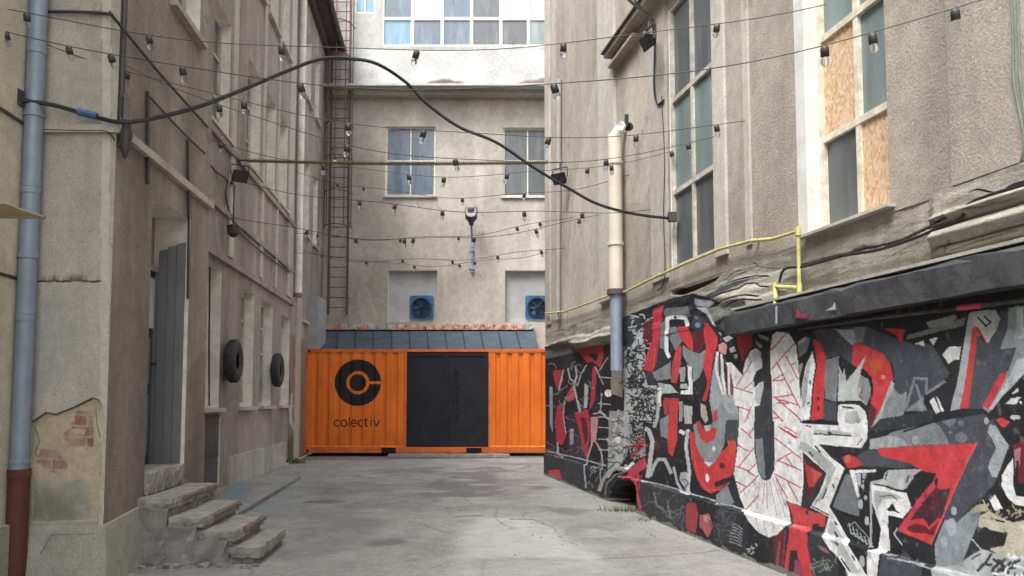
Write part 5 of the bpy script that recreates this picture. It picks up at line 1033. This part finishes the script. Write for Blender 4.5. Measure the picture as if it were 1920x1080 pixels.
# ---------------------------------------------------------------- pipes and cables on the right wall
def wp(px, py, off): return RW.p(*RW.hit(px, py, off), off)
t = thing('downpipe', wp(1155, 700, .12), 'thick cream pipe running into a grey one on the right wall', 'pipe')
yc = RW.hit(1154, 400, .13)[0]; zA, zB_, zC = RW.hit(1154, 252, .13)[1], RW.hit(1154, 548, .13)[1], RW.hit(1158, 695, .13)[1]; pc = lambda z, d=0: RW.p(yc+d, z, .14)
mb = MB(); mb.tube([pc(zB_), pc(zA-.15), pc(zA-.04), RW.p(yc-.03, zA+.05, .10), RW.p(yc-.06, zA+.07, -.05)], [.092, .092, .09, .07, .05], 20); mb.build('upper_pipe', M['cream_pipe'], t, smooth=True)
mb = MB(); mb.cyl(pc(zB_-.04), pc(zB_+.03), .118, 20); mb.build('collar', M['soot'], t)
mb = MB(); mb.tube([pc(zB_-.03), pc(zC)], .078, 16); mb.build('lower_pipe', M['grey_pipe'], t, smooth=True)
mb = MB()
for z in (zB_+.6, zA-.4): MB().cyl(pc(z), pc(z+.04), .107, 20).build('clamp', M['cream_pipe'], t)
mb = MB(); mb.tube([wp(1048, 150, .05), wp(1046, 598, .05)], .05, 10); mb.build('downpipe', M['slim'], smooth=True, label='slim grey downpipe at the far end of the right wall', cat='pipe')
gp = [(1022, 588), (1060, 584), (1110, 566), (1145, 553), (1175, 546), (1215, 526), (1290, 492), (1350, 467), (1408, 452), (1446, 449), (1495, 434)]
mb = MB(); up_ = [wp(a, b, .07) for a, b in gp]; dn = [wp(1497, 540, .07), wp(1452, 538, .07), wp(1452, 575, .1)]
mb.tube(up_+[dn[0]], .0155, 8); mb.tube([dn[0], dn[1]], .0165, 8); mb.tube([dn[1], dn[2]], .019, 8)
ye = mb.build('gas_pipe', M['yellow'], label='yellow gas pipe stepping along the right wall above the mural', cat='pipe')
mb = MB()
for a, b in ((1058, 585), (1235, 515), (1408, 452)): q = wp(a, b, .07); MB().cyl(q, q-RW.n*.08, .012, 6).cyl(q+Vector((0, -.015, 0)), q+Vector((0, .015, 0)), .021, 8).build('wall_bracket', M['yellow'], ye)
for q in (up_[-1], dn[0], dn[1]): MB().cyl(q+Vector((0, 0, -.035)), q+Vector((0, 0, .035)), .022, 10).build('fitting', M['yellow'], ye)
mb = MB(); mb.tube([wp(1452, 575, .17), wp(1452, 608, .17)], .009, 6); mb.build('drop_tube', M['grey_pipe'], ye)
def cable(name, pts, r, mat, label, cat='cable', parent=None, sm=6):
    v = [Vector(p) for p in pts]; out = []
    for i in range(len(v)-1):
        p0, p1, p2, p3 = v[max(i-1, 0)], v[i], v[i+1], v[min(i+2, len(v)-1)]
        for k in range(sm):
            u = k/sm; out.append(.5*((2*p1)+(p2-p0)*u+(2*p0-5*p1+4*p2-p3)*u*u+(3*p1-p0-3*p2+p3)*u*u*u))
    out.append(v[-1]); mb = MB(); mb.tube(out, r, 6); return mb.build(name, M[mat], parent, smooth=True, label=label, cat=cat)
cable('wall_cable', [wp(a, b, .06) for a, b in ((1460, 530), (1470, 505), (1510, 499), (1580, 480), (1640, 470), (1700, 452), (1760, 428), (1800, 410), (1812, 385), (1850, 368), (1900, 352), (2000, 318))], .011, 'cable', 'black cable drooping along the right wall below the boarded window')
cable('wall_cable', [wp(a, b, .05) for a, b in ((1806, 372), (1830, 356), (1870, 362), (1905, 345), (2000, 325))], .009, 'cable', 'short black cable looping beside the green wires at the right edge')
cable('wall_cable', [wp(a, b, .03) for a, b in ((1893, -60), (1897, 60), (1900, 160), (1918, 260), (1905, 320), (1880, 350), (1862, 385))], .006, 'green_cable', 'left one of two thin green wires hanging down the right edge of the wall')
cable('wall_cable', [wp(a, b, .03) for a, b in ((1903, -60), (1908, 60), (1912, 160), (1930, 260), (1960, 380))], .006, 'green_cable', 'right one of two thin green wires at the right edge of the wall')
cable('wall_cable', [wp(a, b, .03) for a, b in ((1240, 180), (1246, 300), (1244, 400), (1246, 520), (1232, 545))], .007, 'wire', 'thin wire dropping down the right wall just before the tall window')
# floodlights
def flood(loc, aim, label, q_=.8):
    t = thing('floodlight', loc, label, 'floodlight', 'black floodlights'); c = Vector(loc); a = Vector(aim).normalized(); s_ = a.cross(Vector((0, 0, 1))).normalized(); u = s_.cross(a)
    w_, h_, d_ = .15*q_, .12*q_, .07*q_
    lo = [c-s_*w_*.7-u*h_*.7-a*d_, c+s_*w_*.7-u*h_*.7-a*d_, c+s_*w_*.7+u*h_*.7-a*d_, c-s_*w_*.7+u*h_*.7-a*d_]; hi = [c-s_*w_-u*h_+a*d_, c+s_*w_-u*h_+a*d_, c+s_*w_+u*h_+a*d_, c-s_*w_+u*h_+a*d_]
    mb = MB(); mb.hexa(lo, hi); mb.build('housing', M['black_paint'], t); mb = MB(); mb.quad(*[v+a*.003+(c+a*d_-v)*.12 for v in hi]); mb.build('lens', M['dark'], t)
    mb = MB(); mb.tube([c-s_*(w_+.02), c-s_*(w_+.02)+Vector((0, 0, .16)), c+s_*(w_+.02)+Vector((0, 0, .16)), c+s_*(w_+.02)], .012, 6); mb.cyl(c+Vector((0, 0, .16)), c+Vector((0, 0, .24)), .012, 6); mb.build('bracket', M['dark'], t); return t
cyl_l = LB.hit(447, 300, .12); cyl_r = RW.hit(1055, 305, .12)
pl, pr_ = LB.p(*cyl_l, .12), RW.p(*cyl_r, .12)
flood(pl+Vector((.02, 0, -.24)), (.5, -.7, -.55), 'black floodlight at the left end of the rope across the yard')
flood(pr_+Vector((-.05, 0, -.26)), (-.5, -.7, -.55), 'black floodlight on the right wall where the rope across the yard ends')
mb = MB(); m_ = 90; mb.tube([pl.lerp(pr_, k/m_)+Vector((0, 0, -.06*math.sin(math.pi*k/m_)*.6)) for k in range(m_+1)], .012, 6); rp = mb.build('rope', M['wire'], label='thin cable wrapped in olive cord stretched straight across the yard', cat='rope')
mb = MB(); n_ = 1100; mb.tube([pl.lerp(pr_, .02+.93*k/n_)+Vector((0, .028*math.cos(k*.75), -.036*math.sin(math.pi*k/n_)+.028*math.sin(k*.75))) for k in range(n_+1)], .010, 4); mb.build('cord_wrapping', M['olive'], rp)
flood(wp(1214, 82, .22), (-.8, -.3, -.4), 'grey floodlight tucked under the cornice of the right wall', .62)
mb = MB(); q = wp(1218, 75, .1); mb.tube([wp(1205, 65, .28), wp(1218, 75, .1)], .018, 6); b_ = mb.build('lamp_bracket', M['grey_pipe'], label='metal bracket holding the grey floodlight under the cornice', cat='bracket')
cable('overhead_cable', [at(1130, -60, 4.0), at(1182, 2, 5.2), wp(1215, 40, .42), wp(1226, 75, .06), wp(1227, 110, .05), wp(1226, 165, .05), wp(1232, 195, .04), wp(1244, 188, .04)], .012, 'cable', 'black cable coming down from the sky to the cornice of the right wall')
cable('overhead_cable', [at(1175, -60, 5.0), at(1190, 0, 6.0), wp(1222, 48, .42), wp(1229, 78, .05)], .008, 'cable', 'thinner cable beside the black one that reaches the cornice')
t = thing('spot_lamp', wp(1168, 238, .2), 'small white spot lamp with a dark back on top of the cream pipe', 'lamp')
mb = MB(); c = wp(1164, 240, .26); mb.lathe(c+Vector((.0, 0, 0)), (-.6, -.7, -.1), [(-.05, .02), (-.03, .04), (.02, .058), (.03, .05), (.02, .001)], 18); mb.build('lamp_head', M['reveal_w'], t, smooth=True)
mb = MB(); mb.lathe(c+Vector((.07, .05, .02)), (.6, .5, .1), [(0, .05), (.04, .055), (.07, .04), (.08, .001)], 16); mb.cyl(c+Vector((.06, .05, .02)), c+Vector((.06, .02, .16)), .025, 8); mb.build('lamp_body', M['dark'], t)
# ================================================================== LEFT DOWNPIPE, LAMPS, WIRES
yp = A0-.10; xtp = at(56, 400, yp).x; zr = at(45, 887, yp).z; r_ = .066
t = thing('downpipe', (xtp, yp, 0), 'blue grey downpipe with a rust red iron foot at the left edge', 'pipe')
for z0, z1 in ((zr, 2.02), (2.02, 3.0), (3.0, 4.1), (4.1, 11)):
    mb = MB(); mb.cyl((xtp, yp, z0), (xtp, yp, z1-.002), r_, 20); mb.cyl((xtp, yp, z1-.05), (xtp, yp, z1-.004), r_+.006, 20); mb.build('pipe_section', M['grey_pipe'], t, smooth=True)
mb = MB(); mb.cyl((xtp, yp, -.02), (xtp, yp, zr+.02), r_+.008, 20); mb.cyl((xtp, yp, zr-.03), (xtp, yp, zr+.03), r_+.015, 20); mb.build('iron_foot', M['red_pipe'], t, smooth=True)
mb = MB()
for z in (.9, 2.45, 3.55, 4.6): MB().cyl((xtp, yp, z), (xtp, yp, z+.03), r_+.008, 20).cyl((xtp, yp, z+.015), (xtp, A0+.02, z+.015), .01, 6).build('clamp', M['grey_pipe'], t)
mb = MB(); mb.tube([(xtp+.06, yp-.05, .03), (xtp+.2, yp-.12, .03), (xtp+.3, yp-.1, .0)], [.05, .05, .045], 12); mb.build('shoe', M['dark'], t)
t = thing('downpipe', LB.p(ty(LB, 547), 2.9, .1), 'cream downpipe on the long left wall beyond the windows', 'pipe'); yq = ty(LB, 547); zq = LB.hit(547, 552)[1]
mb = MB(); mb.tube([LB.p(yq, zq, .1), LB.p(yq, 11.0, .1)], .075, 14); mb.build('upper_pipe', M['reveal'], t, smooth=True)
mb = MB(); mb.cyl(LB.p(yq, zq-.03, .1), LB.p(yq, zq+.06, .1), .09, 14); mb.build('collar', M['brickedge'], t)
# awning wedge at the left edge
mb = MB(); ya_ = 5.05; P0, P1, P2 = at(-150, 338, ya_), at(86, 411, ya_), at(-150, 408, ya_)
mb.prism([P0, P1, P2], (0, -.4, 0)); aw = mb.build('awning', M['awning'], label='ochre tip of a small awning poking in at the left edge', cat='awning')
mb = MB(); mb.tube([P0+Vector((0, -.01, .01)), P1+Vector((0, -.01, .008))], .010, 6); mb.build('edge_trim', M['timber'], aw)
# wall lantern at the corner of the near wing
cpx = at(232, 300, A0+.2); 
t = thing('wall_lantern', RT.p(LA.p(A0, 0).x+.05, 3.4), 'glass lantern above a dark bundled bracket on the corner of the near left building', 'lantern')
cx_ = at(232, 250, A0-.03).x+.0; zt_l, zm_l, zb_l = at(232, 180, A0).z, at(232, 225, A0).z, at(232, 298, A0).z
mb = MB(); mb.lathe((cx_, A0-.02, zm_l), (0, 0, 1), [(0, .03), (.03, .038), (.16, .04), (.2, .02), (.21, .001)], 16); mb.build('lantern_glass', M['bulb'], t, smooth=True)
mb = MB(); mb.lathe((cx_-.01, A0+.02, zb_l), (0, 0, 1), [(0, .001), (.02, .015), (.1, .04), (.2, .055), (zm_l-zb_l, .035), (zm_l-zb_l+.01, .001)], 12); mb.cyl((cx_-.05, A0+.02, zb_l+.1), (cx_-.05, A0+.02, at(232, -80, A0).z), .022, 8); mb.build('bracket', M['dark'], t)
t = thing('wall_lantern', LB.p(*LB.hit(437, 430, .1), .1), 'small dark lantern on the left wall under the floodlight', 'lantern'); c = LB.p(*LB.hit(437, 432, .15), .15)
mb = MB(); mb.lathe(c-Vector((0, 0, .1)), (0, 0, 1), [(0, .03), (.05, .09), (.17, .1), (.2, .02)], 12); mb.build('shade', M['dark'], t); mb = MB(); mb.tube([c+Vector((0, 0, .1)), c+Vector((0, 0, .35)), LB.p(*LB.hit(440, 340, .02), .02)], .014, 6); mb.build('arm', M['dark'], t)
# conduits on the near left wall
la = lambda a, b, o=.02: LA.p(*LA.hit(a, b, o), o); lb = lambda a, b, o=.03: LB.p(*LB.hit(a, b, o), o)
mb = MB(); mb.tube([la(277, 172), la(277, 345)], .017, 6); mb.build('conduit', M['dark'], label='vertical dark conduit on the near left wall above the doorway', cat='conduit')
mb = MB(); mb.tube([la(352, 262), la(354, 420), la(352, 560)], .014, 6); mb.build('conduit', M['dark'], label='thin conduit on the pier right of the grey door', cat='conduit')
cable('wall_cable', [at(80, 22, A0-.03), at(140, 22, A0-.03), at(203, 26, A0-.03), la(215, 35, .03), la(300, 138, .03), la(384, 232, .03), lb(392, 240, .5), lb(430, 285, .2), lb(450, 300, .1)], .013, 'wire', 'dark cable running from the blue downpipe up over the near left wall')
cable('wall_cable', [la(278, 178, .03), la(330, 235, .03), la(384, 288, .03)], .010, 'wire', 'short sloping cable between conduit and pier on the near left wall')
cable('wall_cable', [at(80, 243, A0-.03), at(150, 245, A0-.03), at(198, 246, A0-.03), at(215, 262, A0-.03)], .007, 'wire', 'thin cable stretched over the grey corner from the blue downpipe')
cable('wall_cable', [at(120, 238, A0-.02), at(118, 246, A0-.02), at(126, 246, A0-.02), at(130, 232, A0-.02)], .006, 'wire', 'tiny wire hook on the grey corner wall')
cable('wall_cable', [lb(388, 300, .05), lb(405, 322, .05), lb(425, 338, .05), lb(424, 372, .04), lb(445, 430, .04), lb(500, 480, .04), lb(543, 510, .04)], .014, 'wire', 'cable sagging along the long left wall below the upper windows')
cable('wall_cable', [lb(393, 500, .28), lb(391, 620, .28), lb(392, 760, .05)], .012, 'cable', 'black cable down the first tall window of the long left wall')
# the stiff black cable arching over the yard
yR = RW.hit(1258, 408, .04)[0]
apt = [(28, 183, A0-.2), (100, 196, A0-.1), (180, 218, A0-.04), (235, 229, A0-.06), (310, 219, 6.3), (380, 195, 6.5), (460, 165, 6.8), (540, 130, 7.1), (600, 113, 7.3), (650, 108, 7.5), (705, 118, 7.6), (760, 155, 7.8), (800, 195, 7.9), (860, 238, 8.0), (930, 268, 8.1), (1000, 312, 8.25), (1060, 350, 8.35), (1120, 382, 8.45), (1190, 403, 8.55), (1258, 408, yR)]
ac = cable('overhead_cable', [at(*p)+Vector((0, 0, random.uniform(-.012, .012))) for p in apt], .017, 'cable', 'thick black cable arching high across the whole yard')
mb = MB(); mb.tube([at(145, 209, A0-.08), at(165, 214, A0-.06), at(182, 218, A0-.05)], .028, 8); mb.build('tape_joint', M['blue_tape'], ac)
mb = MB(); c = at(1258, 407, yR-.03); mb.box(c.x-.03, c.x+.06, c.y-.04, c.y+.04, c.z-.05, c.z+.05); mb.build('anchor', M['dark'], ac)
mb = MB(); c = at(32, 183, A0-.2); mb.box(c.x-.04, c.x+.03, c.y-.03, c.y+.04, c.z-.06, c.z+.06); mb.build('anchor', M['dark'], ac)
# ---------------------------------------------------------------- strings of light bulbs
mbs = MB(); mbs.lathe((0, 0, -.062), (0, 0, 1), [(0, .001), (.0, .024), (.045, .024), (.058, .016), (.06, .001)], 10)
mbb = MB(); mbb.lathe((0, 0, -.118), (0, 0, 1), [(0, .001), (.006, .014), (.024, .024), (.04, .021), (.057, .012)], 12)
first = {}
strands = [   # left end, right end (px, py, depth), sag, bulbs at px, words
 ((-5, 16, 5.75), (1548, 6, RW.hit(1548, 6)[0]), 92, [50, 278, 527, 783, 1057, 1345], 'uppermost string of bulbs, ending beside the boarded window'),
 ((-5, 52, 5.75), (1905, -20, RW.hit(1905, 0)[0]), 165, [10, 128, 207, 341, 562, 1037, 1546, 1635, 1790], 'second string of bulbs from the top, crossing the boarded window'),
 ((84, 80, A0-.05), (1400, 229, RW.hit(1400, 229)[0]), 95, [238, 457, 652, 796, 1030, 1193, 1343], 'string of bulbs ending right of the tall wired glass window'),
 ((216, 110, A0+.1), (1345, 258, RW.hit(1345, 258)[0]), 120, [411, 652.5, 853, 1137, 1289], 'string of bulbs ending at the middle panes of the tall window'),
 ((388, 262, 8.8), (1262, 284, RW.hit(1262, 284)[0]), 62, [412, 607, 766, 833, 952, 1102, 1146, 1258], 'string of bulbs just behind the olive wrapped rope'),
 ((424, 338, 12.2), (1225, 392, RW.hit(1225, 392)[0]), 30, [437, 674, 741, 830, 983, 1091], 'string of bulbs under the far windows, ending right of the cream pipe'),
 ((543, 318, 17.8), (1180, 330, RW.hit(1180, 330)[0]), 50, [634, 682, 867, 983.5], 'string of bulbs crossing the two square far windows'),
 ((424, 402, 12.2), (1130, 402, RW.hit(1130, 402)[0]), 52, [577, 666, 758, 776, 890, 1004, 1086], 'string of bulbs passing behind the wall lamp at its head'),
 ((543, 436, 17.8), (1075, 405, RW.hit(1075, 405)[0]), 28, [596, 751, 860, 969, 1012], 'string of bulbs crossing the wall lamp pole near its middle'),
 ((543, 474, 17.8), (1060, 462, RW.hit(1060, 462)[0]), 22, [604, 687, 755, 848, 933, 1014], 'lower string of bulbs above the two fan niches'),
 ((560, 470, 18.9), (1030, 470, RW.hit(1030, 470)[0]), 30, [777, 861, 890.5], 'lowest string of bulbs, almost touching the fan niches')]
for (lx_, ly_, ld), (rx_, ry_, rd), sag, bx, words in strands:
    def pt(s): return at(lx_+(rx_-lx_)*s, ly_+(ry_-ly_)*s+4*sag*s*(1-s)*.9+3*math.sin(s*17+sag), ld+(rd-ld)*s)
    a = pt(0); t = thing('light_string', a, words, 'string lights', 'strings of bulbs over the yard')
    mb = MB(); mb.tube([pt(k/60) for k in range(61)], .0048 if ld > 10 else .0035, 5, False); mb.build('wire', M['wire'], t)
    for b in bx:
        s = (b-lx_)/(rx_-lx_); p = pt(s)
        if not first:
            so_ = mbs.build('socket', M['dark'], t); so_.location = p-a
            bu = MB(); bu.v, bu.f = [(x, y, z) for x, y, z in mbb.v], mbb.f; o_ = bpy.data.meshes.new('bulb'); o_.from_pydata(bu.v, [], bu.f); o_.materials.append(M['bulb'])
            me = bpy.data.meshes.new('socket'); me.from_pydata(mbs.v, [], mbs.f); me.materials.append(M['dark'])
            for x_ in (o_, me):
                for pf in x_.polygons: pf.use_smooth = True
            so_.data = me; ob = bpy.data.objects.new('bulb', o_); COL.objects.link(ob); ob.parent = so_; first['s'], first['b'] = so_, ob
        else:
            so_ = first['s'].copy(); COL.objects.link(so_); so_.parent = t; so_.location = p-a; ob = first['b'].copy(); COL.objects.link(ob); ob.parent = so_
        so_.rotation_euler = (random.uniform(-.25, .25), random.uniform(-.35, .35), 0)
        k_ = 1.0 if ld < 9 else 1.15
        so_.scale = (k_, k_, k_)

# one lit-looking frosted globe on its own wire, seen against the ladder
gp_ = at(628, 306, 12.5); t = thing('globe_lamp', gp_, 'small white frosted globe hanging just under the olive wrapped rope', 'lamp')
mb = MB(); mb.lathe(gp_-Vector((0, 0, .05)), (0, 0, 1), [(0, .001), (.01, .028), (.03, .045), (.05, .05), (.07, .045), (.09, .028), (.1, .012)], 14); mb.build('globe', M['reveal_w'], t, smooth=True)
mb = MB(); mb.cyl(gp_+Vector((0, 0, .05)), gp_+Vector((0, 0, .11)), .016, 8); mb.build('socket', M['dark'], t)
# weeds rooted where walls meet the paving
WD = simple('weed_green', (.07, .10, .035), (.12, .12, .05), .8, 20, bs=0)
def weeds(spots, label):
    mb = MB()
    for px, py, n, sp, hh in spots:
        g = ground(px, py)
        for _ in range(n):
            x, y = g.x+random.gauss(0, sp), g.y+random.gauss(0, sp*.35); a = random.uniform(0, 6.3); h = random.uniform(.3, 1)*hh; d = Vector((math.cos(a), math.sin(a), 0)); q = Vector((-d.y, d.x, 0))*h*.07
            b = Vector((x, y, -.01)); m1 = b+d*h*.25+Vector((0, 0, h*.6)); e = b+d*h*.7+Vector((0, 0, h*.85)); mb.add([b-q, b+q, m1+q, m1-q, e], [(0, 1, 2, 3), (3, 2, 4)])
    return mb.build('weeds', WD, label=label, cat='weeds', kind='stuff')
weeds([(1172, 958, 130, .16, .10), (1200, 975, 40, .12, .07), (1130, 935, 40, .15, .06), (548, 868, 90, .15, .16), (560, 862, 60, .25, .10), (600, 858, 60, .4, .06), (680, 857, 60, .5, .05), (1005, 856, 50, .3, .06), (428, 915, 60, .2, .08), (250, 1062, 50, .12, .05), (300, 1064, 40, .15, .04), (1290, 1008, 30, .3, .04), (70, 1110, 50, .08, .09)], 'small weeds growing along the wall bases and container')
# grit and small litter
mb = MB()
for _ in range(420):
    y = random.uniform(6, 19); xl, xr = LB.p(y, 0).x if y > A1 else LA.p(y, 0).x, RW.p(min(y, R_END), 0).x
    u = random.random(); u = u**2.4 if random.random() < .5 else 1-u**2.4*.6; x = xl+.1+(xr-xl-.15)*u; r = random.uniform(.005, .018)
    a = random.uniform(0, 3); c_, s__ = math.cos(a)*r, math.sin(a)*r; z = .004
    mb.add([(x-c_, y-s__, z), (x+s__, y-c_, z), (x+c_, y+s__, z), (x-s__, y+c_*.7, z), (x, y, z+r*.8)], [(0, 1, 4), (1, 2, 4), (2, 3, 4), (3, 0, 4)])
mb.build('grit', M['stone_b'], label='scattered grit and crumbs of plaster on the concrete paving', cat='grit', kind='stuff')
